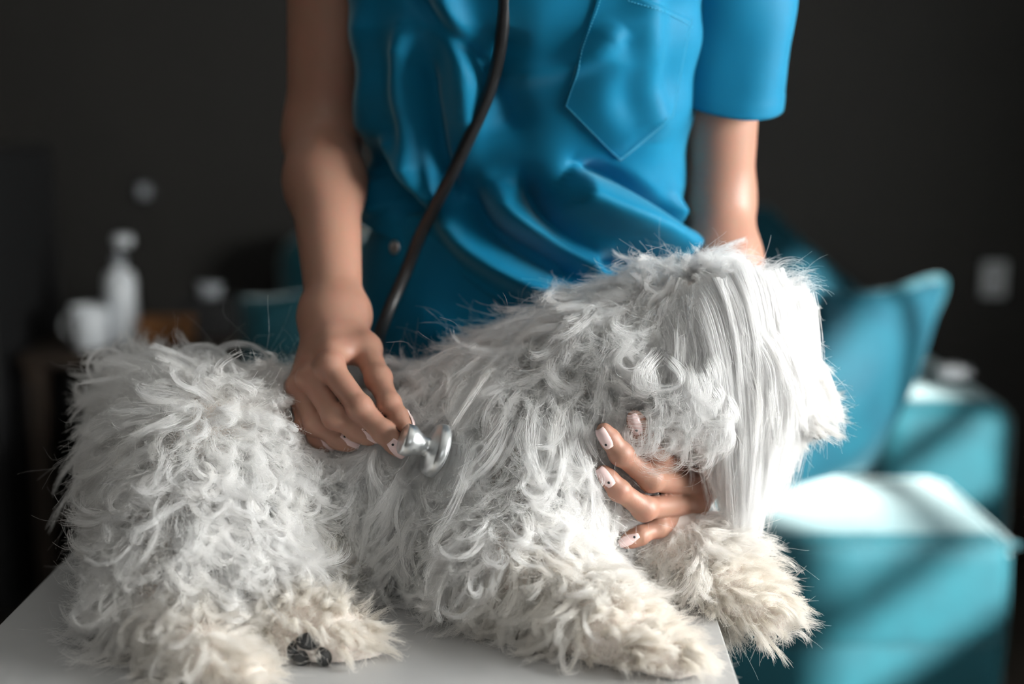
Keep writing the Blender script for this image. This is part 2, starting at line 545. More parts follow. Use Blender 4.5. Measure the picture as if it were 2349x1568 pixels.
child(link('armrest', box_mesh('armrest', (SX0, 2.45, 0.05), (-0.41, 3.80, 0.60), 0.06, 6), M['velvet']), sofa)
child(link('backrest', box_mesh('backrest', (SX0 + 0.02, 3.56, 0.25), (0.71, 3.82, 0.82), 0.07, 6), M['velvet']), sofa)
pb = lambda *a: [P(*q) for q in a]
c1 = pb((1880, 668, 2.47), (2172, 640, 2.695), (1992, 1082, 2.645), (1760, 1142, 2.42))
tp = link('throw_pillow', pillow_mesh('throw_pillow', c1, 0.075), M['velvet_dark'], label='teal velvet throw pillow with sunlit edge standing on the chaise', cat='pillow', group='teal pillows on the sofa')
child(link('seam', piping('seam', [c1[0] * 0.97 + c1[2] * 0.03, (c1[0] + c1[1]) / 2 * 0.96 + (c1[2] + c1[3]) / 2 * 0.04, c1[1] * 0.985 + c1[3] * 0.015,
                                   (c1[1] + c1[2]) / 2 * 0.96 + (c1[0] + c1[3]) / 2 * 0.04, c1[2] * 0.985 + c1[0] * 0.015], 0.006, 80), M['velvet']), tp)
link('throw_pillow', pillow_mesh('throw_pillow', pb((1500, 500, 3.36), (1760, 470, 3.30), (2010, 690, 3.12), (1700, 900, 3.06)), 0.06), M['velvet_dark'],
     label='dark teal pillow leaning slanted behind the bent arm', cat='pillow', group='teal pillows on the sofa')
link('throw_pillow', pillow_mesh('throw_pillow', pb((545, 680, 3.02), (712, 668, 3.02), (716, 834, 2.99), (550, 832, 2.99)), 0.05), M['velvet'],
     label='teal pillow on the shaded sofa arm behind the forearm', cat='pillow', group='teal pillows on the sofa')
ax = P(2318, 888, 2.95)
ad = empty('power_adapter', (0.93, 3.0, 0.586), label='small white plastic adapter lying on the sunlit sofa arm', cat='adapter')
child(link('housing', box_mesh('housing', (0.90, 2.93, 0.586), (0.955, 2.98, 0.614), 0.008, 3), M['white_plastic']), ad)
child(link('plug_head', box_mesh('plug_head', (0.953, 2.945, 0.590), (0.975, 2.968, 0.610), 0.006, 3), M['grey_plastic']), ad)

# ------------------------------------------------------------------ console with small things
CY0, CY1, CZ = 3.15, 3.6, 0.60
cl = P(92, 785, 3.3)[0]; cr = P(545, 785, 3.3)[0]
con = empty('console_table', ((cl + cr) / 2, 3.38, 0), label='dark wooden console table in the shaded corner', cat='console')
child(link('top', box_mesh('top', (cl, CY0, CZ - 0.03), (cr, CY1, CZ), 0.004, 2), M['dark_wood']), con)
child(link('shelf', box_mesh('shelf', (cl + 0.02, CY0 + 0.02, 0.2), (cr - 0.02, CY1 - 0.02, 0.22), 0.004, 2), M['dark_wood']), con)
for fx in (cl + 0.03, cr - 0.03):
    for fy in (CY0 + 0.03, CY1 - 0.03):
        child(link('leg', box_mesh('leg', (fx - 0.02, fy - 0.02, 0), (fx + 0.02, fy + 0.02, CZ - 0.03), 0.003, 2), M['dark_wood']), con)


def on_console(px, Y):
    return np.array([P(px, 785, Y)[0], Y, CZ])


b = on_console(282, 3.30)
bt = empty('pump_bottle', b, label='tall white pump bottle on the console', cat='bottle')
child(link('body', lathe_mesh('body', [(0, 0), (0, 0.034), (0.006, 0.037), (0.15, 0.037), (0.168, 0.03), (0.175, 0.014), (0.19, 0.013), (0.19, 0)], b, (0, 0, 1), 28), M['white_plastic']), bt)
child(link('collar', lathe_mesh('collar', [(0.188, 0), (0.188, 0.016), (0.205, 0.016), (0.205, 0.005), (0.232, 0.005), (0.232, 0)], b, (0, 0, 1), 20), M['grey_plastic']), bt)
child(link('nozzle', lathe_mesh('nozzle', [(0.23, 0), (0.23, 0.02), (0.236, 0.023), (0.250, 0.023), (0.255, 0.018), (0.255, 0)], b + np.array([0.012, 0, 0]), (0, 0, 1), 20), M['white_plastic']), bt)
b = on_console(208, 3.24)
cu = empty('cup', b, label='short white cup beside the tall pump bottle', cat='cup')
child(link('body', lathe_mesh('body', [(0, 0), (0, 0.036), (0.005, 0.04), (0.095, 0.044), (0.097, 0.042), (0.095, 0.040), (0.01, 0.036), (0.01, 0)], b, (0, 0, 1), 28), M['white_plastic']), cu)
hp = [b + np.array([-0.040 - 0.022 * math.sin(t), 0, 0.05 + 0.026 * math.cos(t)]) for t in np.linspace(0, math.pi, 9)]
child(link('handle', tube_mesh('handle', catmull(hp, 20), 0.005, 10), M['white_plastic']), cu)
b = on_console(385, 3.3)
wb = empty('wooden_box', b, label='small orange brown wooden box on the console', cat='box')
child(link('body', box_mesh('body', b + np.array([-0.055, -0.04, 0]), b + np.array([0.055, 0.04, 0.046]), 0.003, 2), M['wood']), wb)
child(link('lid', box_mesh('lid', b + np.array([-0.058, -0.043, 0.046]), b + np.array([0.058, 0.043, 0.060]), 0.003, 2), M['wood']), wb)
b = on_console(485, 3.45)
tb = empty('tissue_box', b, label='charcoal tissue box at the console end near the sofa', cat='box')
child(link('body', box_mesh('body', b + np.array([-0.06, -0.06, 0]), b + np.array([0.06, 0.06, 0.085]), 0.003, 2), M['dark_book']), tb)
child(link('tissue', pillow_mesh('tissue', [b + np.array(q) for q in ((-0.03, 0, 0.125), (0.035, 0.004, 0.12), (0.025, 0, 0.083), (-0.025, 0, 0.083))], 0.012, 12), M['grey_plastic']), tb)
spx = P(-70, 600, 3.2)[0]
spk = empty('dark_cabinet', (spx, 3.3, 0), label='tall black cabinet at the shaded edge beside the console', cat='cabinet')
child(link('body', box_mesh('body', (spx - 0.2, 3.12, 0.0), (spx + 0.075, 3.6, 1.05), 0.006, 2), M['dark_book']), spk)
child(link('door', box_mesh('door', (spx - 0.19, 3.105, 0.05), (spx + 0.065, 3.12, 1.03), 0.004, 2), M['dark_book']), spk)
child(link('knob', lathe_mesh('knob', [(0, 0.006), (0.015, 0.006), (0.02, 0.018), (0.03, 0.018), (0.034, 0.0)], (spx + 0.03, 3.106, P(20, 655, 3.1)[2]), (0, -1, 0), 20), M['grey_plastic']), spk)

# ------------------------------------------------------------------ the white table
TZ = 0.75
r1, r2 = Pz(1641, 1405, TZ), Pz(1696, 1568, TZ)
l1, l2 = Pz(190, 1240, TZ), Pz(0, 1430, TZ)


def on_line(a, b, y):
    t = (y - a[1]) / (b[1] - a[1])
    return a + (b - a) * t


TYN, TYF = 0.84, 1.43
tc = [on_line(l1, l2, TYN), on_line(r1, r2, TYN), on_line(r1, r2, TYF), on_line(l1, l2, TYF)]
tab = empty('table', ((tc[0] + tc[2]) / 2) * np.array([1, 1, 0]), label='small white laminate table the dog lies on', cat='table')
bm = bmesh.new()
top = [bm.verts.new(q) for q in tc]
bot = [bm.verts.new(q - np.array([0, 0, 0.035])) for q in tc]
bm.faces.new(top); bm.faces.new(bot[::-1])
for i in range(4):
    bm.faces.new([top[i], bot[i], bot[(i + 1) % 4], top[(i + 1) % 4]])
bmesh.ops.recalc_face_normals(bm, faces=bm.faces)
bmesh.ops.bevel(bm, geom=list(bm.edges), offset=0.0016, segments=2, profile=0.5, affect='EDGES')
child(link('tabletop', bm_mesh('tabletop', bm), M['table']), tab)
cen = (tc[0] + tc[2]) / 2
for q in tc:
    d = q + (cen - q) * 0.09
    child(link('leg', box_mesh('leg', (d[0] - 0.022, d[1] - 0.022, 0), (d[0] + 0.022, d[1] + 0.022, TZ - 0.034), 0.003, 2), M['table']), tab)

# ================================================================== the person
# joints, each laid out in the room
SH_R, EL_R, WR_R = P(765, -190, 1.475), P(738, 310, 1.51), P(768, 722, 1.310)
SH_L, EL_L, WR_L = P(1655, -170, 1.43), P(1652, 455, 1.49), P(1668, 1010, 1.36)

# her right hand, closing on the chest piece: each finger from knuckle to tip
hand_r = {
    'index': ([P(757, 842, 1.221), P(826, 935, 1.193), P(880, 990, 1.183), P(917, 1032, 1.181)], [0.0115, 0.0102, 0.0090, 0.0068]),
    'middle': ([P(715, 868, 1.230), P(768, 955, 1.200), P(818, 985, 1.194), P(850, 1003, 1.194)], [0.0112, 0.0100, 0.0088, 0.0068]),
    'ring': ([P(690, 885, 1.243), P(725, 972, 1.213), P(775, 1005, 1.206), P(808, 1018, 1.204)], [0.0108, 0.0095, 0.0083, 0.0064]),
    'little': ([P(678, 892, 1.260), P(700, 968, 1.228), P(728, 1005, 1.221), P(752, 1022, 1.218)], [0.0090, 0.0075, 0.0066, 0.0054]),
    'thumb': ([P(838, 800, 1.263), P(868, 868, 1.228), P(893, 925, 1.200), P(930, 975, 1.186)], [0.0125, 0.0110, 0.0092, 0.0066]),
}
hand_l = {
    'index': ([P(1572, 1082, 1.242), P(1502, 1050, 1.192), P(1474, 1000, 1.176), P(1456, 958, 1.172)], [0.0108, 0.0098, 0.0088, 0.0068]),
    'middle': ([P(1598, 1116, 1.236), P(1494, 1098, 1.180), P(1424, 1040, 1.162), P(1386, 988, 1.158)], [0.0112, 0.0102, 0.0092, 0.0070]),
    'ring': ([P(1596, 1150, 1.230), P(1478, 1166, 1.176), P(1420, 1124, 1.162), P(1384, 1082, 1.160)], [0.0110, 0.0098, 0.0084, 0.0062]),
    'little': ([P(1584, 1176, 1.235), P(1512, 1208, 1.194), P(1468, 1228, 1.180), P(1436, 1242, 1.176)], [0.0095, 0.0084, 0.0072, 0.0056]),
    'thumb': ([P(1640, 1040, 1.300), P(1610, 1010, 1.250), P(1580, 985, 1.225), P(1552, 965, 1.212)], [0.0125, 0.0110, 0.0095, 0.0070]),
}


def finger_sdf(p, joints, rad):
    d = None
    for i in range(3):
        a, b_ = joints[i], joints[i + 1]
        c = cone(p, a, b_, rad[i], rad[i + 1])
        # a slight swelling at every joint
        d = c if d is None else smin(d, c, 0.004)
    for i in (1, 2):
        d = smin(d, cone(p, joints[i] - 1e-4, joints[i] + 1e-4, rad[i] * 1.05, rad[i] * 1.05), 0.005)
    # fleshy fingertip pad
    t = joints[2] + (joints[3] - joints[2]) * 0.62
    return smin(d, cone(p, t - 1e-4, t + 1e-4, rad[3] * 1.22, rad[3] * 1.22), 0.005)


def hand_sdf(p, hand, wrist, wr_rad):
    palm = None
    for k in ('index', 'middle', 'ring', 'little'):
        j, r = hand[k]
        root = wrist + (j[0] - wrist) * 0.10
        c = cone(p, root, j[0] - (j[0] - wrist) * 0.04, wr_rad * 0.66, r[0] * 1.0)
        palm = c if palm is None else smin(palm, c, 0.014)
    for a, b_ in (('index', 'middle'), ('middle', 'ring'), ('ring', 'little')):
        palm = smin(palm, cone(p, hand[a][0][0], hand[b_][0][0], 0.0085, 0.0085), 0.008)
    tj, tr = hand['thumb']
    palm = smin(palm, cone(p, wrist + (tj[0] - wrist) * 0.2, tj[0], wr_rad * 0.62, tr[0] * 1.15), 0.018)
    web = cone(p, tj[0], hand['index'][0][0] * 0.75 + wrist * 0.25, 0.0105, 0.0085)
    palm = smin(palm, web, 0.012)
    d = palm
    for k in ('index', 'middle', 'ring', 'little', 'thumb'):
        j, r = hand[k]
        d = np.minimum(d, smin(palm, finger_sdf(p, j, r), 0.0055))
    for k in ('index', 'middle', 'ring'):                              # knuckles
        j, r = hand[k]
        d = smin(d, cone(p, j[0] - 1e-4, j[0] + 1e-4, r[0] * 1.02, r[0] * 1.02), 0.006)
    return d


def arm_r(p):
    d = cone(p, SH_R, EL_R, 0.046, 0.036)
    mid = EL_R + (WR_R - EL_R) * 0.28
    d = smin(d, cone(p, EL_R, mid, 0.034, 0.037), 0.03)
    d = smin(d, cone(p, mid, WR_R, 0.036, 0.0255), 0.03)
    side = np.array([0.012, 0.004, 0.0])
    d = smin(d, cone(p, WR_R - side, WR_R + side, 0.0205, 0.0205), 0.02)
    ul = WR_R + np.array([-0.019, 0.010, 0.006])
    d = smin(d, cone(p, ul, ul + 1e-4, 0.0105, 0.0105), 0.012)
    return smin(d, hand_sdf(p, hand_r, WR_R, 0.026), 0.016)


def arm_l(p):
    d = cone(p, SH_L, EL_L, 0.048, 0.0335)
    mid = EL_L + (WR_L - EL_L) * 0.28
    d = smin(d, cone(p, EL_L, mid, 0.032, 0.036), 0.022)
    d = smin(d, cone(p, mid, WR_L, 0.036, 0.025), 0.03)
    side = np.array([0.012, 0.004, 0.0])
    d = smin(d, cone(p, WR_L - side, WR_L + side, 0.020, 0.020), 0.02)
    return smin(d, hand_sdf(p, hand_l, WR_L, 0.026), 0.016)


NECK = np.array([0.012, 1.395, 1.42])
HEAD = np.array([0.012, 1.315, 1.585])


def torso(p):
    d = cone(p, (0.01, 1.60, 0.92), (0.01, 1.48, 1.20), 0.070, 0.062)
    d = smin(d, cone(p, (-0.05, 1.47, 1.20), (-0.05, 1.43, 1.33), 0.06, 0.055), 0.05)
    d = smin(d, cone(p, (0.07, 1.47, 1.20), (0.07, 1.43, 1.33), 0.06, 0.055), 0.05)
    d = smin(d, cone(p, SH_R + np.array([0.01, 0, 0.0]), SH_L - np.array([0.01, 0, 0.0]), 0.044, 0.044), 0.05)
    d = smin(d, cone(p, NECK + np.array([0, 0.03, -0.06]), HEAD + np.array([0, 0.025, -0.03]), 0.052, 0.048), 0.03)
    # head, bowed towards the dog
    R = np.array(Matrix.Rotation(math.radians(28), 3, 'X'))
    d = smin(d, ellip(p, HEAD + np.array([0, 0.01, 0.03]), (0.073, 0.090, 0.092), R), 0.02)
    ch = HEAD + R @ np.array([0, -0.055, -0.075])
    d = smin(d, cone(p, HEAD + R @ np.array([0, -0.03, -0.02]), ch, 0.058, 0.030), 0.03)
    ns = HEAD + R @ np.array([0, -0.095, 0.012])
    ne = HEAD + R @ np.array([0, -0.112, -0.026])
    d = smin(d, cone(p, ns, ne, 0.007, 0.012), 0.010)
    for s in (-1, 1):
        ea = HEAD + R @ np.array([s * 0.073, 0.012, 0.0])
        d = smin(d, ellip(p, ea, (0.008, 0.018, 0.03), R), 0.006)
        d = smin(d, cone(p, HEAD + R @ np.array([s * 0.012, -0.086, 0.026]), HEAD + R @ np.array([s * 0.045, -0.076, 0.026]), 0.010, 0.009), 0.012)
    lip = HEAD + R @ np.array([0, -0.088, -0.052])
    d = smin(d, cone(p, lip - np.array([0.018, 0, 0]), lip + np.array([0.018, 0, 0]), 0.006, 0.006), 0.007)
    for s in (-1, 1):                                       # calves and feet, below the trouser hems
        d = smin(d, cone(p, (0.01 + s * 0.03, 1.60, 0.92), (0.01 + s * 0.085, 1.635, 0.50), 0.055, 0.045), 0.02)
        d = smin(d, cone(p, (0.01 + s * 0.085, 1.635, 0.50), (0.01 + s * 0.095, 1.66, 0.08), 0.045, 0.034), 0.02)
    return d


def joined(parts):
    off, V_, F_ = 0, [], []
    for v, f in parts:
        V_.append(v); F_.append(f + off); off += len(v)
    return np.vstack(V_), np.vstack(F_)


def box_of(hand, pts, m=0.06):
    a = np.vstack([np.vstack([j for j, r in hand.values()]), np.vstack(pts)])
    return a.min(0) - m, a.max(0) + m


parts = [surface_nets(arm_r, *box_of(hand_r, [SH_R, EL_R, WR_R]), 0.0016),
         surface_nets(arm_l, *box_of(hand_l, [SH_L, EL_L, WR_L]), 0.0016),
         surface_nets(torso, (-0.26, 1.14, 0.02), (0.28, 1.76, 1.74), 0.005)]
bv, bf = joined(parts)
person = link('person', mesh_np('person', bv, bf), M['skin'],
              label='person in a blue scrub top holding the dog and pressing a stethoscope to its side', cat='person')
mod(person, 'SMOOTH', factor=0.5, iterations=2)


# ---- finger nails
def nail_mesh(center, along, normal, length, width, n=9):
    side = np.cross(along, normal)
    u = np.linspace(-1, 1, n)
    top, bot = [], []
    for i, a in enumerate(u):                                   # along the finger
        for j, b_ in enumerate(u):
            wl = width / 2 * (1 - 0.32 * max(a, 0) ** 3 - 0.22 * max(-a, 0) ** 3)
            x = b_ * wl
            sag = -(b_ ** 2) * width * 0.26 - (max(a, 0) ** 2) * length * 0.10
            top.append(center + along * (a * length / 2) + side * x + normal * (sag + 0.0004))
            bot.append(center + along * (a * length / 2) + side * x + normal * (sag - 0.0004))
    v = np.vstack([np.array(top), np.array(bot)])
    f = []
    for i in range(n - 1):
        for j in range(n - 1):
            a = i * n + j
            f.append([a, a + 1, a + n + 1, a + n])
            f.append([n * n + a, n * n + a + n, n * n + a + n + 1, n * n + a + 1])
    rim = [i for i in range(n)] + [i * n + n - 1 for i in range(1, n)] + [n * n - 1 - i for i in range(1, n)] + [(n - 1 - i) * n for i in range(1, n - 1)]
    for a, b_ in zip(rim, rim[1:] + rim[:1]):
        f.append([a, n * n + a, n * n + b_, b_])
    me = mesh_np('fingernail', v, f)
    bm = bmesh.new(); bm.from_mesh(me); bmesh.ops.recalc_face_normals(bm, faces=bm.faces); bm.to_mesh(me); bm.free()
    return me


unit1 = lambda v: v / np.linalg.norm(v)
NAIL_HINT = {'r': np.array([0.25, -0.80, 0.55]), 'l': np.array([-0.35, -0.9, 0.25])}
for tag, hand in (('r', hand_r), ('l', hand_l)):
    for k, (j, r) in hand.items():
        al = j[3] - j[2]; al = al / np.linalg.norm(al)
        hint = NAIL_HINT[tag]
        if k == 'thumb':
            hint = np.array([0.75, 0.55, 0.35]) if tag == 'r' else np.array([0, -0.5, 0.9])
        if tag == 'l' and k == 'middle':
            hint = np.array([-0.55, -0.80, 0.1])
        if tag == 'r' and k == 'index':
            hint = np.array([-0.15, -0.9, 0.30])
        nr = hint - al * hint.dot(al); nr /= np.linalg.norm(nr)
        c = j[2] + (j[3] - j[2]) * 0.90 + nr * (r[3] * 1.24 + 0.0008)
        al = unit1(al - nr * 0.13); nr = unit1(nr - al * nr.dot(al))
        nl = link('fingernail', nail_mesh(c, al, nr, 0.0185, r[3] * 1.60), M['nail'], person, label='pale pink fingernail with a black dot')
        dc = c - al * 0.0058 + nr * 0.0001
        if tag == 'l':
            dc = c - al * 0.0050 + nr * 0.0001
        dm = lathe_mesh('nail_dot', [(-0.0003, 0.0), (-0.0003, 0.0012), (0.0006, 0.0011), (0.0008, 0.0)], dc, nr, 14)
        link('nail_dot', dm, M['black_dot'], nl)

# face and hair above the frame
Rh = np.array(Matrix.Rotation(math.radians(28), 3, 'X'))


def hair_sdf(p):
    d = ellip(p, HEAD + np.array([0, 0.018, 0.040]), (0.082, 0.094, 0.096), Rh)
    q = (p - HEAD.astype(np.float32)) @ Rh.astype(np.float32)
    cut = np.maximum(-(q[:, 1] + 0.055), -(q[:, 2] + 0.035 + 0.9 * np.minimum(q[:, 1], 0)))
    d = np.maximum(d, cut)
    bun = HEAD + Rh @ np.array([0, 0.10, 0.03])
    return smin(d, ellip(p, bun, (0.04, 0.035, 0.04)), 0.015)


hv, hf = surface_nets(hair_sdf, HEAD - 0.17, HEAD + 0.19, 0.004)
link('hair', mesh_np('hair', hv, hf), M['dark_hair'], person, label='dark hair tied in a bun')
for s in (-1, 1):
    ec = HEAD + Rh @ np.array([s * 0.030, -0.080, 0.008])
    link('eye', lathe_mesh('eye', [(-0.008, 0.0), (-0.006, 0.008), (0.0, 0.011), (0.005, 0.008), (0.007, 0.0)], ec, Rh @ np.array([0, -1, 0.0]), 16), M['black_dot'], person)

# ------------------------------------------------------------------ scrub top
zt = np.array([0.78, 0.86, 0.95, 1.05, 1.15, 1.25, 1.33, 1.385, 1.42, 1.44])
yc_t = np.array([1.63, 1.60, 1.565, 1.53, 1.49, 1.450, 1.425, 1.41, 1.405, 1.40])
hw_t = np.array([0.190, 0.182, 0.172, 0.166, 0.166, 0.172, 0.176, 0.150, 0.095, 0.070])
hd_t = np.array([0.120, 0.115, 0.108, 0.104, 0.108, 0.116, 0.108, 0.088, 0.070, 0.062])
XC = 0.012
YAW = math.radians(15)                 # she turns a little away from the window


def torso_pt(u, z, grow=0.0):
    """u: angle round the body, 0 faces the camera"""
    yc = np.interp(z, zt, yc_t); a = np.interp(z, zt, hw_t) + grow; b_ = np.interp(z, zt, hd_t) + grow
    c, s = np.cos(u), np.sin(u)
    e = 2 / 2.15
    qx, qy = a * np.sign(s) * np.abs(s) ** e, -b_ * np.sign(c) * np.abs(c) ** e
    cy, sy = math.cos(YAW), math.sin(YAW)
    return np.stack([XC + qx * cy + qy * sy, yc - qx * sy + qy * cy, z + 0 * u], -1)


# folds of the cloth: (points along the crest in picture space of the front, height in m, half width in px)
FOLDS = [
    ([(930, 60), (940, 260), (985, 440)], 0.013, 30),
    ([(975, 130), (1000, 300), (1040, 450)], -0.011, 22),
    ([(1010, -60), (1060, 150), (1075, 330)], 0.012, 38),
    ([(880, -80), (985, 20), (1100, 145), (1150, 230)], -0.007, 22),
    ([(1150, 180), (1300, 150), (1420, 60)], 0.007, 30),
    ([(1190, 300), (1150, 180), (1180, 60)], -0.008, 45),
    ([(1275, 415), (1340, 460), (1440, 520), (1520, 575)], 0.028, 62),
    ([(1205, 400), (1245, 500), (1340, 575), (1470, 625)], -0.014, 24),
    ([(1320, 375), (1410, 405), (1490, 470), (1550, 540)], -0.012, 18),
    ([(1120, 420), (1190, 500), (1300, 560), (1400, 610)], 0.017, 36),
    ([(1080, 430), (1130, 520), (1230, 590), (1330, 640)], -0.011, 26),
    ([(1020, 470), (1080, 560), (1180, 630), (1290, 690)], 0.016, 34),
    ([(830, 330), (900, 420), (975, 500)], -0.012, 30),
    ([(880, 300), (950, 400), (1010, 480)], 0.010, 30),
    ([(830, 420), (890, 490)], 0.008, 28),
    ([(1500, 610), (1525, 560), (1550, 440)], 0.010, 22),
    ([(1440, 620), (1500, 640)], -0.010, 26),
    ([(1400, 100), (1380, 240), (1440, 350)], 0.006, 60),
    ([(1480, -40), (1470, 160), (1490, 330)], 0.008, 46),
    ([(820, 0), (850, 200), (840, 330)], 0.006, 26),
]


def fold_disp(px, py):
    d = np.zeros_like(px)
    for pts, amp, wd in FOLDS:
        c = catmull(np.array(pts, float), 24)
        best = np.full(px.shape, 1e9)
        endf = np.zeros_like(px)
        for i in range(len(c) - 1):
            ax_, ay_ = c[i]; bx_, by_ = c[i + 1]
            vx, vy = bx_ - ax_, by_ - ay_
            t = np.clip(((px - ax_) * vx + (py - ay_) * vy) / (vx * vx + vy * vy + 1e-9), 0, 1)
            dd = (px - ax_ - t * vx) ** 2 + (py - ay_ - t * vy) ** 2
            m = dd < best
            best = np.where(m, dd, best)
            endf = np.where(m, (i + t) / (len(c) - 1), endf)
        taper = np.clip(np.minimum(endf, 1 - endf) * 5 + 0.25, 0, 1)
        d += (1.8 + 0.45 * np.clip((py - 250) / 250, 0, 1)) * amp * taper * np.exp(-best / (wd * wd * 0.8))
    return d


HEM = np.array([(700, 440), (800, 468), (880, 522), (950, 552), (1010, 578), (1090, 640), (1180, 705), (1260, 760), (1400, 850), (1700, 960)], float)
nu, nv = 300, 280
uu = np.linspace(-np.pi, np.pi, nu, endpoint=False)
base_px = project(torso_pt(uu, np.full(nu, 1.0)))[0]
hem_y = np.interp(base_px, HEM[:, 0], HEM[:, 1])
hem_y = np.where(np.abs(uu) > np.pi / 2, np.where(uu < 0, 480, 900), hem_y)
# height of the hem at each column
hem_z = np.zeros(nu)
zz = np.linspace(0.78, 1.3, 400)
for i in range(nu):
    py_ = project(torso_pt(np.full(400, uu[i]), zz))[1]
    hem_z[i] = np.interp(-hem_y[i], -py_, zz)
k_ = np.exp(-np.linspace(-2, 2, 15) ** 2); k_ /= k_.sum()
hem_z = np.convolve(np.concatenate([hem_z[-7:], hem_z, hem_z[:7]]), k_, 'valid')
vv = np.linspace(0, 1, nv)
Zg = hem_z[None, :] + (1.44 - hem_z[None, :]) * vv[:, None]
Ug = np.broadcast_to(uu[None, :], Zg.shape)
pts = torso_pt(Ug, Zg, 0.006)
nrm = np.stack([np.sin(Ug), -np.cos(Ug), 0 * Ug], -1)
px_, py_ = project(pts)
disp = fold_disp(px_, py_) * np.clip(np.cos(Ug) * 2.2 + 0.15, 0, 1)
low = 0.004 * np.sin(px_ / 60.0 + py_ / 37.0) * np.sin(py_ / 83.0 - px_ / 110.0)
flare = 0.010 * np.clip(1 - vv * 9, 0, 1)[:, None]
pts = pts + nrm * (disp + low + flare)[..., None]
idx = np.arange(nu * nv).reshape(nv, nu)
tf = np.stack([idx[:-1], np.roll(idx, -1, 1)[:-1], np.roll(idx, -1, 1)[1:], idx[1:]], -1).reshape(-1, 4)
top_v = pts.reshape(-1, 3)
scrub = link('scrub_top', mesh_np('scrub_top', top_v, tf), M['scrub'], person, label='bright blue short-sleeved scrub top with a chest pocket')
mod(scrub, 'SOLIDIFY', thickness=0.0018, offset=-1)
bvh = BVHTree.FromPolygons([Vector(q) for q in top_v], [tuple(q) for q in tf.tolist()])


def on_top(px, py, lift):
    d = ray(px, py); d = d / np.linalg.norm(d)
    hit = bvh.ray_cast(Vector(CAM), Vector(d))
    if hit[0] is None:
        return None
    n_ = np.array(hit[1])
    if n_.dot(d) > 0:
        n_ = -n_
    return np.array(hit[0]) + n_ * lift


# chest pocket, a second layer of cloth
TL, TR, BR, TIP, BL = np.array([(1380, -50), (1583, 45), (1540, 268), (1421, 368), (1294, 243)], float)
ns_, nt_ = 44, 44
pk = np.zeros((nt_, ns_, 3)); ok = True
tipf = 0.52
for i in range(nt_):
    for j in range(ns_):
        s, t = j / (ns_ - 1), i / (nt_ - 1)
        a = TL + (TR - TL) * s
        b_ = BL + (TIP - BL) * (s / tipf) if s < tipf else TIP + (BR - TIP) * ((s - tipf) / (1 - tipf))
        q = a + (b_ - a) * t
        h_ = None
        for back in range(40):
            h_ = on_top(q[0] - back * 3, q[1], 0.0022)
            if h_ is not None:
                break
        pk[i, j] = h_
gi = np.arange(nt_ * ns_).reshape(nt_, ns_)
pf = np.stack([gi[:-1, :-1], gi[1:, :-1], gi[1:, 1:], gi[:-1, 1:]], -1).reshape(-1, 4)
pocket = link('chest_pocket', mesh_np('chest_pocket', pk.reshape(-1, 3), pf), M['scrub'], scrub)
mod(pocket, 'SOLIDIFY', thickness=0.0016, offset=-1)


def dashes(lines, step=7.5, ln=4.8, lift=0.0032, r=0.00035):
    V_, F_ = [], []
    for a, b_ in lines:
        a = np.array(a, float); b_ = np.array(b_, float)
        L = np.linalg.norm(b_ - a)
        for s in np.arange(0, L, step):
            q0 = on_top(*(a + (b_ - a) * s / L), lift); q1 = on_top(*(a + (b_ - a) * min(s + ln, L) / L), lift)
            if q0 is None or q1 is None:
                continue
            ax_ = q1 - q0; L2 = np.linalg.norm(ax_)
            if L2 < 1e-6 or L2 > 0.01:
                continue
            ax_ /= L2
            e1 = np.cross(ax_, (0, 1, 0.1)); e1 /= np.linalg.norm(e1); e2 = np.cross(ax_, e1)
            o = len(V_)
            for q in (q0, q1):
                V_ += [q + e1 * r, q + e2 * r, q - e1 * r, q - e2 * r]
            F_ += [[o, o + 1, o + 5, o + 4], [o + 1, o + 2, o + 6, o + 5], [o + 2, o + 3, o + 7, o + 6], [o + 3, o, o + 4, o + 7],
                   [o, o + 3, o + 2, o + 1], [o + 4, o + 5, o + 6, o + 7]]
    return V_, F_


sv, sf = dashes([((1382, -20), (1300, 240)), ((1300, 240), (1420, 360)), ((1420, 360), (1532, 266)), ((1440, 0), (1520, 26)), ((1520, 26), (1582, 62))])
st = link('stitching', mesh_np('stitching', sv, sf, False), M['stitch'], scrub, kind='stuff')


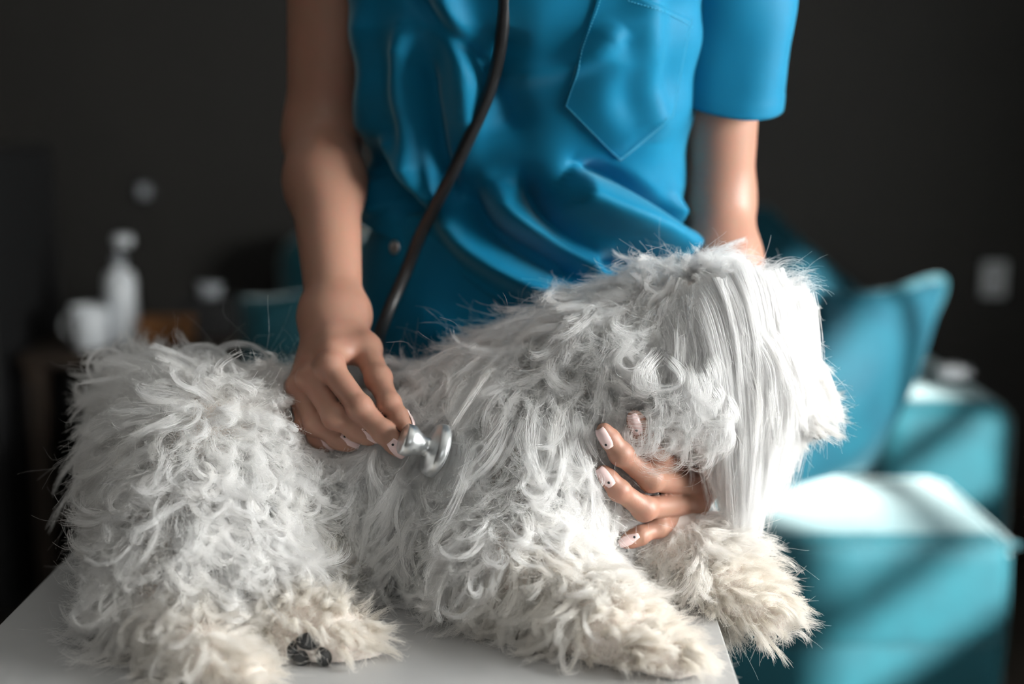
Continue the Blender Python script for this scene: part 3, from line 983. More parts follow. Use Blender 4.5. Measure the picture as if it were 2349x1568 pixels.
def sleeve_mesh(path, radii, tilt, n=72, m=90, seed=1):
    """cloth tube from the neck over the shoulder to the hem"""
    pth = catmull(path, m)
    rad = catmull(np.array(radii, float)[:, None], m)[:, 0]
    tang = np.gradient(pth, axis=0); tang /= np.linalg.norm(tang, axis=1)[:, None]
    e1 = np.array([1.0, 0, 0])
    ang = np.linspace(0, 2 * np.pi, n, endpoint=False)
    ph = np.random.default_rng(seed).uniform(0, 6, 4)
    V_ = [None] * m
    for i in range(m - 1, -1, -1):                       # frames carried back from the hem
        t = i / (m - 1)
        ax_ = tang[i]
        e1 = e1 - ax_ * e1.dot(ax_); e1 /= np.linalg.norm(e1)
        e2 = np.cross(ax_, e1)
        if i == m - 1:
            sg = 1.0 if e2[1] > 0 else -1.0
        e2 = e2 * sg
        w_ = np.clip((t - 0.35) / 0.4, 0, 1)
        wob = 1 + w_ * (0.045 * np.sin(2 * ang + ph[0] + 2 * t) + 0.04 * np.sin(3 * ang + ph[1] - 5 * t) + 0.02 * np.sin(5 * ang + 9 * t + ph[2]))
        off = tilt * np.cos(ang - tilt_ang) * max(t - 0.5, 0) * 2
        band = 1.012 if t > 0.955 else 1.0
        V_[i] = pth[i] + ax_ * off[:, None] + (rad[i] * wob * band)[:, None] * (np.cos(ang)[:, None] * e1 * 1.03 + np.sin(ang)[:, None] * e2 * 0.93)
    ii = np.arange(n * m).reshape(m, n)
    f = np.stack([ii[:-1], np.roll(ii, -1, 1)[:-1], np.roll(ii, -1, 1)[1:], ii[1:]], -1).reshape(-1, 4)
    return mesh_np('sleeve', np.vstack(V_), f)


tilt_ang = -math.pi / 2 + 0.5
hem_l, hem_r = P(1668, 226, 1.452), P(752, -118, 1.485)
for seed_, s, hem, sh_ in ((3, 1, hem_l, P(1672, -150, 1.435)), (5, -1, hem_r, SH_R + np.array([0.012, -0.005, 0.0]))):
    pth_ = [np.array([XC + s * 0.045, 1.412, 1.405]), np.array([XC + s * 0.11, 1.418, 1.392]), sh_ + np.array([-s * 0.012, 0, 0.035]), sh_ * 0.72 + hem * 0.28, sh_ * 0.35 + hem * 0.65, hem]
    sl = link('sleeve', sleeve_mesh(pth_, [0.040, 0.050, 0.060, 0.064, 0.056, 0.0490 if s > 0 else 0.058], 0.017, seed=seed_), M['scrub'], scrub)
    mod(sl, 'SOLIDIFY', thickness=0.0018, offset=-1)


# ------------------------------------------------------------------ trousers, shoes
def trousers(p):
    d = None
    for z0, z1 in ((1.06, 0.98), (0.98, 0.90), (0.90, 0.82)):
        for s in (-1, 1):
            ya, yb = np.interp(z0, zt, yc_t), np.interp(z1, zt, yc_t)
            c = cone(p, (XC + s * 0.062, ya + 0.005, z0), (XC + s * 0.070, yb + 0.005, z1), 0.092, 0.098)
            d = c if d is None else smin(d, c, 0.05)
    d = smin(d, cone(p, (XC - 0.06, 1.545, 1.0), (XC + 0.06, 1.545, 1.0), 0.092, 0.092), 0.05)
    d = np.maximum(d, p[:, 2] - 1.07)
    for s in (-1, 1):
        d = smin(d, cone(p, (XC + s * 0.082, 1.62, 0.82), (XC + s * 0.088, 1.64, 0.45), 0.092, 0.072), 0.04)
        d = smin(d, cone(p, (XC + s * 0.088, 1.64, 0.45), (XC + s * 0.093, 1.66, 0.09), 0.072, 0.066), 0.04)
    w = 0.0035 * np.sin(p[:, 2] * 55 + p[:, 0] * 40) * np.sin(p[:, 0] * 45 - p[:, 2] * 21)
    return d + w


tv, tff = surface_nets(trousers, (-0.22, 1.40, 0.02), (0.25, 1.80, 1.10), 0.005)
tr = link('scrub_trousers', mesh_np('scrub_trousers', tv, tff), M['scrub'], person, label='blue scrub trousers below the hem of the top')
mod(tr, 'SMOOTH', factor=0.5, iterations=3)
tb_ = BVHTree.FromPolygons([Vector(q) for q in tv], [tuple(q) for q in tff.tolist()])
d_ = ray(906, 567); d_ /= np.linalg.norm(d_)
hit = tb_.ray_cast(Vector(CAM), Vector(d_))
if hit[0] is not None:
    n_ = np.array(hit[1]); n_ = n_ if n_.dot(d_) < 0 else -n_
    link('snap_button', lathe_mesh('snap_button', [(0, 0.0075), (0.002, 0.0075), (0.003, 0.006), (0.0022, 0.0045), (0.0015, 0.003), (0.0015, 0)], np.array(hit[0]) - n_ * 0.0005, n_, 24), M['metal'], tr)
for s in (-1, 1):
    def shoe(p, s=s):
        x = XC + s * 0.095
        d = cone(p, (x, 1.67, 0.045), (x, 1.53, 0.032), 0.042, 0.036)
        d = smin(d, cone(p, (x, 1.66, 0.05), (x, 1.66, 0.09), 0.045, 0.042), 0.03)
        return np.maximum(d, 0.001 - p[:, 2])
    v_, f_ = surface_nets(shoe, (XC + s * 0.095 - 0.07, 1.46, -0.02), (XC + s * 0.095 + 0.07, 1.75, 0.16), 0.005)
    link('shoe', mesh_np('shoe', v_, f_), M['shoe'], person)

# ------------------------------------------------------------------ stethoscope
CPC = P(972, 1022, 1.170)
CAX = np.array([0.80, 0.22, -0.36]); CAX /= np.linalg.norm(CAX)
tube = [P(1150, -150, 1.318), P(1158, -20, 1.325), P(1150, 90, 1.335), P(1132, 180, 1.350), P(1098, 270, 1.365), P(1048, 375, 1.385), P(1000, 470, 1.405),
        P(962, 545, 1.415), P(928, 630, 1.418), P(890, 715, 1.400), P(868, 785, 1.36), P(878, 850, 1.295), P(900, 915, 1.242), P(926, 960, 1.210), P(946, 992, 1.184)]
steth = empty('stethoscope', CPC, label='black stethoscope hanging over the blue top with steel chest piece against the fur', cat='stethoscope')
child(link('tube', tube_mesh('tube', catmull(tube, 220), 0.0062, 18), M['black']), steth)
for s in (-1, 1):
    arm = [tube[0] + np.array([0, 0.002, -0.004]), tube[0] + np.array([s * 0.02, 0.0, 0.04]), np.array([XC + s * 0.07, 1.335, 1.40]),
           np.array([XC + s * 0.075, 1.40, 1.475]), np.array([XC + s * 0.05, 1.48, 1.50])]
    child(link('ear_tube', tube_mesh('ear_tube', catmull(arm, 60), 0.0042, 12), M['metal'], label='steel ear tube'), steth)
cpm = child(link('chest_piece', lathe_mesh('chest_piece', [
    (-0.020, 0.0), (-0.020, 0.0115), (-0.0185, 0.0135), (-0.012, 0.0138), (-0.005, 0.0100), (0.000, 0.0080), (0.004, 0.0085),
    (0.006, 0.0200), (0.008, 0.0225), (0.012, 0.0236), (0.0155, 0.0232), (0.0160, 0.0215), (0.0162, 0.0)], CPC, CAX, 48), M['metal'], label='steel chest piece'), steth)
child(link('diaphragm', lathe_mesh('diaphragm', [(0.0155, 0.0), (0.0155, 0.0195), (0.0172, 0.0190), (0.0176, 0.0)], CPC, CAX, 40), M['diaphragm']), cpm)
child(link('stem', tube_mesh('stem', [P(944, 989, 1.185), P(952, 1004, 1.178), CPC + CAX * 0.002], 0.0042, 14), M['metal']), cpm)

# ================================================================== the dog
# (kind, a, b, radius a, radius b, blend, region)
BODY, THIGH, LEG, PAW, NECKR, HEADR, MUZ, TAIL, EAR, CHEST = range(10)
DP = [
    (P(465, 1080, 1.285), P(880, 1092, 1.305), 0.076, 0.068, 0.05, BODY),
    (P(880, 1092, 1.305), P(1230, 1075, 1.285), 0.068, 0.082, 0.05, BODY),
    (P(1230, 1060, 1.28), P(1370, 1130, 1.275), 0.086, 0.072, 0.05, CHEST),
    (P(1190, 975, 1.31), P(1400, 880, 1.29), 0.056, 0.058, 0.05, NECKR),
    (P(1400, 880, 1.285), P(1600, 795, 1.275), 0.058, 0.058, 0.04, NECKR),
    (P(1605, 805, 1.265), P(1690, 835, 1.255), 0.060, 0.052, 0.03, HEADR),
    (P(1715, 855, 1.25), P(1838, 945, 1.245), 0.044, 0.022, 0.03, MUZ),
    # near hind leg: thigh, stifle, hock, foot
    (P(490, 1095, 1.215), P(450, 1240, 1.168), 0.072, 0.060, 0.05, THIGH),
    (P(450, 1240, 1.168), P(395, 1400, 1.108), 0.054, 0.036, 0.04, THIGH),
    (P(395, 1410, 1.103), P(480, 1535, 1.035), 0.032, 0.024, 0.03, LEG),
    (P(480, 1535, 1.035), P(575, 1575, 1.015), 0.022, 0.017, 0.02, PAW),
    # far hind leg folded under the belly, its sole towards the camera
    (P(600, 1230, 1.20), P(600, 1370, 1.135), 0.050, 0.034, 0.04, THIGH),
    (P(600, 1370, 1.135), P(690, 1462, 1.092), 0.030, 0.025, 0.03, LEG),
    (P(690, 1468, 1.088), P(760, 1490, 1.082), 0.030, 0.030, 0.02, PAW),
    (P(760, 1488, 1.085), P(838, 1512, 1.075), 0.026, 0.018, 0.02, PAW),
    # near foreleg, stretched towards the camera
    (P(1230, 1150, 1.215), P(1180, 1290, 1.16), 0.056, 0.044, 0.05, THIGH),
    (P(1180, 1300, 1.155), P(1390, 1455, 1.085), 0.040, 0.030, 0.03, LEG),
    (P(1390, 1460, 1.082), P(1540, 1535, 1.045), 0.029, 0.026, 0.03, PAW),
    # far foreleg, over the table edge
    (P(1470, 1160, 1.27), P(1560, 1270, 1.225), 0.044, 0.034, 0.04, THIGH),
    (P(1560, 1275, 1.222), P(1660, 1340, 1.195), 0.034, 0.028, 0.03, LEG),
    (P(1660, 1345, 1.192), P(1755, 1400, 1.165), 0.028, 0.022, 0.03, PAW),
    # tail
    (P(430, 950, 1.35), P(320, 895, 1.375), 0.024, 0.016, 0.03, TAIL),
    (P(320, 895, 1.375), P(285, 915, 1.365), 0.016, 0.011, 0.02, TAIL),
]
BELLY = [(P(640, 1150, 1.28), P(1170, 1155, 1.265), 0.055, 0.062, 0.05, BODY)]
DP = DP[:3] + BELLY + DP[3:]


def dog_sdf(p, which=False):
    p = p.astype(np.float32)
    d = None
    ds = []
    for a, b_, ra, rb, k, reg in DP:
        c = cone(p, a, b_, ra, rb)
        if which:
            ds.append(c)
        d = c if d is None else smin(d, c, k)
    # flat where it rests on the table, but only over the table
    if which:
        return d, np.argmin(np.stack(ds), 0)
    return d


def table_side(x, y):
    """how far inside the table top (positive = over it)"""
    e = r2 - r1
    nx, ny = e[1], -e[0]
    if nx > 0:
        nx, ny = -nx, -ny
    l = math.hypot(nx, ny)
    return ((x - r1[0]) * nx + (y - r1[1]) * ny) / l


def dog_cut(p):
    d = dog_sdf(p)
    over = table_side(p[:, 0], p[:, 1]) > -0.002
    return np.where(over, np.maximum(d, (TZ + 0.0015) - p[:, 2]), d)


dog_lo = np.array([-0.50, 0.92, 0.66]); dog_hi = np.array([0.36, 1.50, 1.08])
dv, df = surface_nets(dog_cut, dog_lo, dog_hi, 0.004)
dog = link('dog', mesh_np('dog', dv, df), M['dogskin'],
           label='small white curly-haired dog lying on the table with its head bowed', cat='dog')
mod(dog, 'SMOOTH', factor=0.5, iterations=2)


def hands_sdf(p):
    return np.minimum(hand_sdf(p, hand_r, WR_R, 0.026), hand_sdf(p, hand_l, WR_L, 0.026))


def arms_sdf(p):
    d = np.minimum(arm_r(p), arm_l(p))
    return np.minimum(d, cone(p, CPC - CAX * 0.018, CPC + CAX * 0.008, 0.0138, 0.0245))


# ---- paw pads, nose
def pad_mesh(name, c, nrm_, up, w, h_, t):
    nrm_ = nrm_ / np.linalg.norm(nrm_)
    up = up - nrm_ * up.dot(nrm_); up /= np.linalg.norm(up)
    sd_ = np.cross(up, nrm_)
    bm = bmesh.new()
    bmesh.ops.create_icosphere(bm, subdivisions=3, radius=1)
    for v in bm.verts:
        x, y, z = v.co
        x *= 1 - 0.25 * max(y, 0)
        v.co = Vector(c + sd_ * (x * w) + up * (y * h_) + nrm_ * (z * t))
    return bm_mesh(name, bm, True)


view = lambda q: (CAM - q) / np.linalg.norm(CAM - q)
for px, py, w, h_, ang in ((707, 1470, 0.0098, 0.0068, 0.2), (742, 1505, 0.0062, 0.0078, -0.4), (690, 1508, 0.0068, 0.006, 0.3), (670, 1490, 0.0042, 0.0075, 0.2)):
    c = P(px, py, 1.05)
    for s in range(80):
        if dog_sdf(c[None])[0] < 0.002:
            break
        c = c + ray(px, py) * 0.001
    up = np.array([math.sin(ang), 0.2, math.cos(ang)])
    link('paw_pad', pad_mesh('paw_pad', c, view(c), up, w, h_, 0.0038), M['pad'], dog, label='black paw pad')
nz = P(1878, 985, 1.238)
link('nose', pad_mesh('nose', nz, np.array([0.85, -0.3, -0.4]), np.array([0, 0, 1.0]), 0.012, 0.009, 0.008), M['pad'], dog, label='black nose')
link('eye', pad_mesh('eye', P(1775, 860, 1.205), np.array([0.5, -0.8, 0.2]), np.array([0, 0, 1.0]), 0.007, 0.007, 0.005), M['pad'], dog, label='dark eye')


# ---- coat
def sample_surface(v, f, n):
    t = np.vstack([f[:, [0, 1, 2]], f[:, [0, 2, 3]]])
    a = np.linalg.norm(np.cross(v[t[:, 1]] - v[t[:, 0]], v[t[:, 2]] - v[t[:, 0]]), axis=1)
    i = rng.choice(len(t), n, p=a / a.sum())
    r = rng.random((n, 2)); m = r.sum(1) > 1
    r[m] = 1 - r[m]
    return v[t[i, 0]] + r[:, :1] * (v[t[i, 1]] - v[t[i, 0]]) + r[:, 1:] * (v[t[i, 2]] - v[t[i, 0]])


def unit(v):
    return v / np.maximum(np.linalg.norm(v, axis=-1, keepdims=True), 1e-9)


def rotate(v, k, a):
    """rotate rows v about unit rows k by angles a"""
    c, s = np.cos(a)[:, None], np.sin(a)[:, None]
    return v * c + np.cross(k, v) * s + k * (np.einsum('ij,ij->i', k, v)[:, None]) * (1 - c)


def grow(root, nrm_, L, lift, grav, curl, comb, K=12, hmax=0.016, swing=0.5, curl_pow=1.2, norm_axis=0.75):
    """guide curves; all arguments are arrays per lock"""
    n = len(root)
    tang = comb - nrm_ * np.einsum('ij,ij->i', comb, nrm_)[:, None]
    tang = unit(tang + 0.02 * rng.normal(size=(n, 3)))
    rnd = rng.normal(size=(n, 3))
    d = unit(nrm_ * lift[:, None] + tang + swing * rnd * 0.55)
    axis = unit(nrm_ * norm_axis * rng.choice([-1, 1], n)[:, None] + rng.normal(size=(n, 3)) * (1 - norm_axis))
    pts = np.zeros((n, K, 3)); pts[:, 0] = root - nrm_ * 0.001
    pos = pts[:, 0].copy()
    ds = L / (K - 1)
    hk = hmax * rng.uniform(0.35, 1.25, n)
    g = np.array([0, 0, -1.0])
    sgn = rng.choice([1, 1, 1, -1], n)
    for k in range(1, K):
        s = k / (K - 1)
        d = unit(d + grav[:, None] * g * (1.0 / (K - 1)))
        a = curl * (s ** curl_pow) * 2.2 / (K - 1)
        # slight S wave before the hook
        a = np.where(s < 0.35, -0.45 * curl / (K - 1) * sgn, a)
        d = rotate(d, axis, a)
        pos = pos + d * ds[:, None]
        need = np.minimum(0.002 + s * L * 0.8, hk)
        dd = dog_sdf(pos)
        nn = grad(dog_sdf, pos)
        push = np.maximum(need - dd, 0)
        pos = pos + nn * push[:, None]
        # stay above the table and out of the hands
        over = table_side(pos[:, 0], pos[:, 1]) > 0
        zmin = TZ + 0.002 + 0.004 * ((k * 37) % 5) / 5
        pos[:, 2] = np.where(over & (pos[:, 2] < zmin), zmin, pos[:, 2])
        near = np.where((pos[:, 0] < 0.0) | (pos[:, 0] > 0.03))[0]
        ah = arms_sdf(pos.astype(np.float32))
        bad = ah < 0.0035
        if bad.any():
            gn_ = grad(arms_sdf, pos[bad])
            pos[bad] += gn_ * (0.0035 - ah[bad])[:, None]
        nd = pos - pts[:, k - 1]
        d = unit(0.55 * d + 0.45 * unit(nd))
        pts[:, k] = pos
    return pts


def resample(g, K):
    n, k0, _ = g.shape
    t = np.linspace(0, k0 - 1, K)
    i = np.minimum(t.astype(int), k0 - 2)
    u = (t - i)[None, :, None]
    return g[:, i] * (1 - u) + g[:, i + 1] * u


def strands_of(g, ns, rad, tip, frizz, len_var=0.35, stray=0.05, spread_pow=0.8):
    """fill each guide lock with ns strands; g: (n,K,3), rad: (n,)"""
    n, K, _ = g.shape
    s = np.linspace(0, 1, K)
    T = unit(np.gradient(g, axis=1))
    mean = unit(T[:, : K // 2].mean(1))
    ref = unit(rng.normal(size=(n, 3)))
    e1 = unit(np.cross(mean, ref)); e2 = np.cross(mean, e1)
    flat = rng.uniform(0.45, 1.0, n)
    out = []
    r = np.sqrt(rng.random((n, ns))); th = rng.uniform(0, 2 * np.pi, (n, ns))
    a = (r * np.cos(th))[:, :, None] * e1[:, None] + (r * np.sin(th) * flat[:, None])[:, :, None] * e2[:, None]
    prof = (1 - s) ** spread_pow * (1 - tip) + tip
    ln = 1 - len_var * rng.random((n, ns)) ** 1.6
    # each strand runs along its lock to its own length
    t = s[None, None, :] * ln[:, :, None] * (K - 1)
    i = np.minimum(t.astype(int), K - 2)
    u = (t - i)[..., None]
    gi_ = np.arange(n)[:, None, None]
    base = g[gi_, i] * (1 - u) + g[gi_, i + 1] * u
    off = a[:, :, None, :] * rad[:, None, None, None] * prof[None, None, :, None]
    fz = frizz[:, None, None, None] * rng.normal(size=(n, ns, 1, 3)) * (s ** 1.5)[None, None, :, None]
    st_ = (rng.random((n, ns)) < stray)[:, :, None, None]
    fz = fz * np.where(st_, 5.0, 1.0)
    wob = frizz[:, None, None, None] * 0.5 * np.sin(s * 9 + rng.uniform(0, 6, (n, ns, 1)))[..., None] * unit(rng.normal(size=(n, ns, 1, 3)))
    return (base + off + fz + wob * s[None, None, :, None]).reshape(-1, K, 3)


def hair_object(name, chunks, mat, parent, label=None):
    """chunks: list of (strands (N,K,3), root radius, tip radius, tint (N,))"""
    sizes, pos, rad, tint = [], [], [], []
    for st_, r0, r1_, tn in chunks:
        N, K, _ = st_.shape
        sizes.append(np.full(N, K, np.int32))
        pos.append(st_.reshape(-1, 3).astype(np.float32))
        prof = (r0 + (r1_ - r0) * np.linspace(0, 1, K) ** 1.5).astype(np.float32)
        rad.append(np.tile(prof, N))
        tint.append(np.broadcast_to(np.asarray(tn, np.float32), (N,)))
    sizes = np.concatenate(sizes)
    hc = bpy.data.hair_curves.new(name)
    hc.add_curves(sizes.tolist())
    hc.attributes['position'].data.foreach_set('vector', np.concatenate(pos).ravel())
    ra = hc.attributes.get('radius') or hc.attributes.new('radius', 'FLOAT', 'POINT')
    ra.data.foreach_set('value', np.concatenate(rad))
    ta = hc.attributes.new('tint', 'FLOAT', 'CURVE')
    ta.data.foreach_set('value', np.concatenate(tint).astype(np.float32))
    hc.materials.append(mat)
    o = link(name, hc, None, parent, label=label, kind='stuff')
    return o


fm = bpy.data.materials.new('white_fur')
fm.use_nodes = True
fn = fm.node_tree
for n_ in list(fn.nodes):
    fn.nodes.remove(n_)
fo = fn.nodes.new('ShaderNodeOutputMaterial')
at = fn.nodes.new('ShaderNodeAttribute'); at.attribute_name = 'tint'
cr_ = fn.nodes.new('ShaderNodeMix'); cr_.data_type = 'RGBA'
cr_.inputs['A'].default_value = (0.985, 0.98, 0.978, 1)
cr_.inputs['B'].default_value = (0.90, 0.80, 0.64, 1)
fn.links.new(at.outputs['Fac'], cr_.inputs['Factor'])
di = fn.nodes.new('ShaderNodeBsdfDiffuse')
tl_ = fn.nodes.new('ShaderNodeBsdfTranslucent')
hb = fn.nodes.new('ShaderNodeBsdfHair')
hb.component = 'Reflection'
hb.inputs['RoughnessU'].default_value = 0.25
hb.inputs['RoughnessV'].default_value = 0.6
fn.links.new(cr_.outputs['Result'], di.inputs['Color'])
fn.links.new(cr_.outputs['Result'], tl_.inputs['Color'])
m1 = fn.nodes.new('ShaderNodeMixShader'); m1.inputs[0].default_value = 0.68
fn.links.new(di.outputs[0], m1.inputs[1]); fn.links.new(tl_.outputs[0], m1.inputs[2])
m2 = fn.nodes.new('ShaderNodeMixShader'); m2.inputs[0].default_value = 0.06
fn.links.new(m1.outputs[0], m2.inputs[1]); fn.links.new(hb.outputs[0], m2.inputs[2])
fn.links.new(m2.outputs[0], fo.inputs[0])

PREG = np.array([q[5] for q in DP])
#            body  thigh leg    paw    neck   head   muz    tail   ear    chest
LEN = np.array([0.076, 0.050, 0.034, 0.020, 0.060, 0.062, 0.020, 0.046, 0.1, 0.082])
CUR = np.array([1.9, 3.1, 1.6, 0.7, 2.0, 0.5, 0.6, 3.6, 0.3, 1.5])
GRV = np.array([1.9, 1.0, 0.9, 0.5, 1.4, 5.0, 0.4, 0.4, 3.0, 2.2])
LIF = np.array([0.42, 0.42, 0.5, 0.36, 0.48, 0.12, 0.5, 0.6, 0.4, 0.40])
RAD = np.array([0.0078, 0.0072, 0.0062, 0.0052, 0.0078, 0.0075, 0.0035, 0.008, 0.007, 0.0080])
TIN = np.array([0.0, 0.02, 0.14, 0.22, 0.0, 0.0, 0.06, 0.0, 0.0, 0.0])
HMX = np.array([0.018, 0.014, 0.009, 0.007, 0.018, 0.008, 0.008, 0.018, 0.01, 0.018])

NL = 6000
roots = sample_surface(dv, df, NL * 2)
d0, wh = dog_sdf(roots, True)
nr = grad(dog_sdf, roots)
reg = PREG[wh]
vd = unit(CAM - roots)
facing = np.einsum('ij,ij->i', nr, vd)
keep = (roots[:, 2] > TZ + 0.006) | (roots[:, 0] > r1[0])
keep &= (facing > -0.25) | (rng.random(len(roots)) < 0.35)
keep &= ~((nr[:, 2] < -0.85))
# no hair out of the pads, nor inside the palms
pads_c = [np.array(o.data.vertices[0].co) for o in dog.children if o.name.startswith('paw_pad')]
for o in dog.children:
    if o.name.startswith('paw_pad'):
        c = np.array([v.co for v in o.data.vertices]).mean(0)
        keep &= np.linalg.norm(roots - c, axis=1) > 0.0085
ah = arms_sdf(roots.astype(np.float32))
keep &= ah > 0.001
roots, nr, reg, ah = roots[keep][:NL], nr[keep][:NL], reg[keep][:NL], ah[keep][:NL]
n = len(roots)
comb = np.tile(np.array([0.0, -0.15, -1.0]), (n, 1))
comb[(reg == BODY)] = (-0.15, -0.2, -1.0)
comb[(reg == NECKR)] = (0.1, -0.3, -0.9)
comb[(reg == HEADR)] = (0.25, -0.2, -0.95)
comb[(reg == MUZ)] = (0.9, -0.1, 0.1)
comb[(reg == PAW)] = (0.75, -0.5, -0.2)
comb[(reg == TAIL)] = (-0.7, -0.1, 0.3)
# wandering partings, so neighbouring locks share a direction
fx_ = np.sin(roots[:, 0] * 47 + 2 * np.sin(roots[:, 2] * 31)) + np.sin(roots[:, 2] * 53 + roots[:, 1] * 41)
swirl = unit(np.cross(nr, comb)) * fx_[:, None] * 0.45
comb = unit(comb) + swirl
var = 0.5 + 1.05 * rng.random(n) ** 1.4
L = LEN[reg] * var
short = np.clip((ah - 0.001) / 0.02, 0.35, 1)
L = L * short * np.where(np.isin(reg, (BODY, CHEST)), np.clip((roots[:, 2] - TZ) / 0.055, 0.4, 1), 1.0)
gd = grow(roots, nr, L, LIF[reg] * rng.uniform(0.6, 1.4, n), GRV[reg] * rng.uniform(0.5, 1.4, n), CUR[reg] * rng.uniform(0.3, 1.55, n), comb, K=14, hmax=HMX[reg], norm_axis=0.85, swing=0.35)


def hand_clear(g, rad_px, extra=0.010):
    """locks that would lie in front of the fingers are parted by the hand"""
    gx, gy = project(g)
    bad = np.zeros(len(g), bool)
    lines = [np.vstack(hand_r[k][0] if k in ('index', 'thumb') else hand_r[k][0][:3]) for k in hand_r] + [np.vstack([WR_R, hand_r['index'][0][0]]), np.vstack([CPC - CAX * 0.02, CPC + CAX * 0.012])] \
        + [np.vstack(hand_l[k][0]) for k in ('middle', 'ring', 'little')]
    e1_ = np.cross(CAX, (0, 0, 1.0)); e1_ /= np.linalg.norm(e1_); e2_ = np.cross(CAX, e1_)
    lines.append(np.vstack([CPC + CAX * 0.006 + 0.019 * (math.cos(a_) * e1_ + math.sin(a_) * e2_) for a_ in np.linspace(0, 6.3, 7)]))
    for ln in lines:
        c = np.vstack([ln[i] + (ln[i + 1] - ln[i]) * t_ for i in range(len(ln) - 1) for t_ in np.linspace(0, 1, 8)])
        lx, ly = project(c)
        for a_, b_, q in zip(lx, ly, c):
            m_ = (np.hypot(gx - a_, gy - b_) < rad_px) & (g[..., 1] < q[1] + extra)
            bad |= m_.any(1)
    return bad


hb_ = hand_clear(gd, 26)
lk = ~hb_ | (rng.random(n) < 0.06)
roots, nr, reg, L, comb, gd = roots[lk], nr[lk], reg[lk], L[lk], comb[lk], gd[lk]
n = len(roots)
tint = np.clip(TIN[reg] + 0.08 * np.clip((TZ + 0.06 - roots[:, 2]) / 0.06, 0, 1) + rng.normal(0, 0.03, n), 0, 1)
gx0, gy0 = project(roots)
tint = np.clip(tint + 0.9 * np.exp(-((gx0 - 770) / 45) ** 2 - ((gy0 - 1245) / 60) ** 2), 0, 1)   # dark of the belly gap and its brownish skin put into the hair tint
chunks = []
NS = 38
stv = strands_of(gd, NS, RAD[reg] * rng.uniform(0.6, 1.25, n), 0.20, np.full(n, 0.0017), 0.45, 0.10)
chunks.append((stv, 0.00015, 0.00006, np.repeat(tint, NS)))

# under-coat: short fuzz that hides the skin
NU = 84000
ur = sample_surface(dv, df, NU)
un = grad(dog_sdf, ur)
ud, uw = dog_sdf(ur, True)
ureg = PREG[uw]
uk = ((ur[:, 2] > TZ + 0.004) | (ur[:, 0] > r1[0])) & (np.einsum('ij,ij->i', un, unit(CAM - ur)) > -0.3)
for o in dog.children:
    if o.name.startswith('paw_pad'):
        c = np.array([v.co for v in o.data.vertices]).mean(0)
        uk &= np.linalg.norm(ur - c, axis=1) > 0.0075
uk &= arms_sdf(ur.astype(np.float32)) > 0.004
ur, un, ureg = ur[uk], un[uk], ureg[uk]
nU = len(ur)
ul_ = np.where(np.isin(ureg, (PAW, MUZ)), 0.010, np.where(ureg == LEG, 0.015, np.where(ureg == HEADR, 0.010, 0.026))) * rng.uniform(0.6, 1.3, nU)
tw = unit(unit(np.tile(np.array([0, -0.2, -1.0]), (nU, 1))) + rng.normal(size=(nU, 3)) * 0.9)
K = 6
us = np.linspace(0, 1, K)
bend = unit(rng.normal(size=(nU, 3)))
up_ = ur[:, None] - un[:, None] * 0.001 + un[:, None] * (ul_[:, None] * (us - 0.45 * us ** 2))[..., None] + tw[:, None] * (ul_[:, None] * 0.75 * us ** 1.6)[..., None] \
    + bend[:, None] * (ul_[:, None] * 0.35 * np.sin(us * 4.5))[..., None]
ut = np.clip(TIN[ureg] * 1.1 + 0.05 + rng.normal(0, 0.03, nU), 0, 1)
uc = ~hand_clear(up_, 22)
up_, ut = up_[uc], ut[uc]
chunks.append((up_, 0.00020, 0.00009, ut))

# loose single hairs standing off the coat
NF = 3400
fpool = np.where((reg != HEADR) & (reg != MUZ))[0]
fi = rng.choice(fpool, NF)
fg = grow(roots[fi] + rng.normal(size=(NF, 3)) * 0.003, nr[fi], L[fi] * rng.uniform(0.5, 0.95, NF), 1.2 * np.ones(NF), 0.5 * np.ones(NF),
          3.4 * rng.uniform(-1, 1.2, NF), comb[fi] + rng.normal(size=(NF, 3)) * 0.7, K=12, hmax=0.018, swing=0.8)
fc = ~hand_clear(fg, 20)
chunks.append((fg[fc], 0.00008, 0.00004, tint[fi][fc]))
hair_object('coat', chunks, fm, dog, 'white curly coat')

# ---- open loops of the tail
lp = []
for cx_, cy_, rx_, ry_, a0_, tot, yy in ((250, 838, 48, 42, 0.2, 5.6, 1.33), (372, 836, 62, 26, 2.4, 5.2, 1.33), (300, 862, 66, 40, 3.4, 3.2, 1.32), (470, 842, 60, 46, 3.3, 3.6, 1.33), (560, 845, 66, 52, 3.3, 3.4, 1.33)):
    aa = a0_ + np.linspace(0, tot, 18)
    gr = np.linspace(1.25, 0.85, 18)
    lp.append([P(cx_ + rx_ * g_ * math.cos(a_), cy_ + ry_ * g_ * math.sin(a_), yy - 0.012 * k_ / 17) for k_, (a_, g_) in enumerate(zip(aa, gr))])
lst = strands_of(np.array(lp), 40, np.full(len(lp), 0.005), 0.3, np.full(len(lp), 0.0012), 0.25, 0.1)
hair_object('tail_curls', [(lst, 0.00014, 0.00006, np.zeros(len(lst)))], fm, dog, 'open white loops of tail hair')

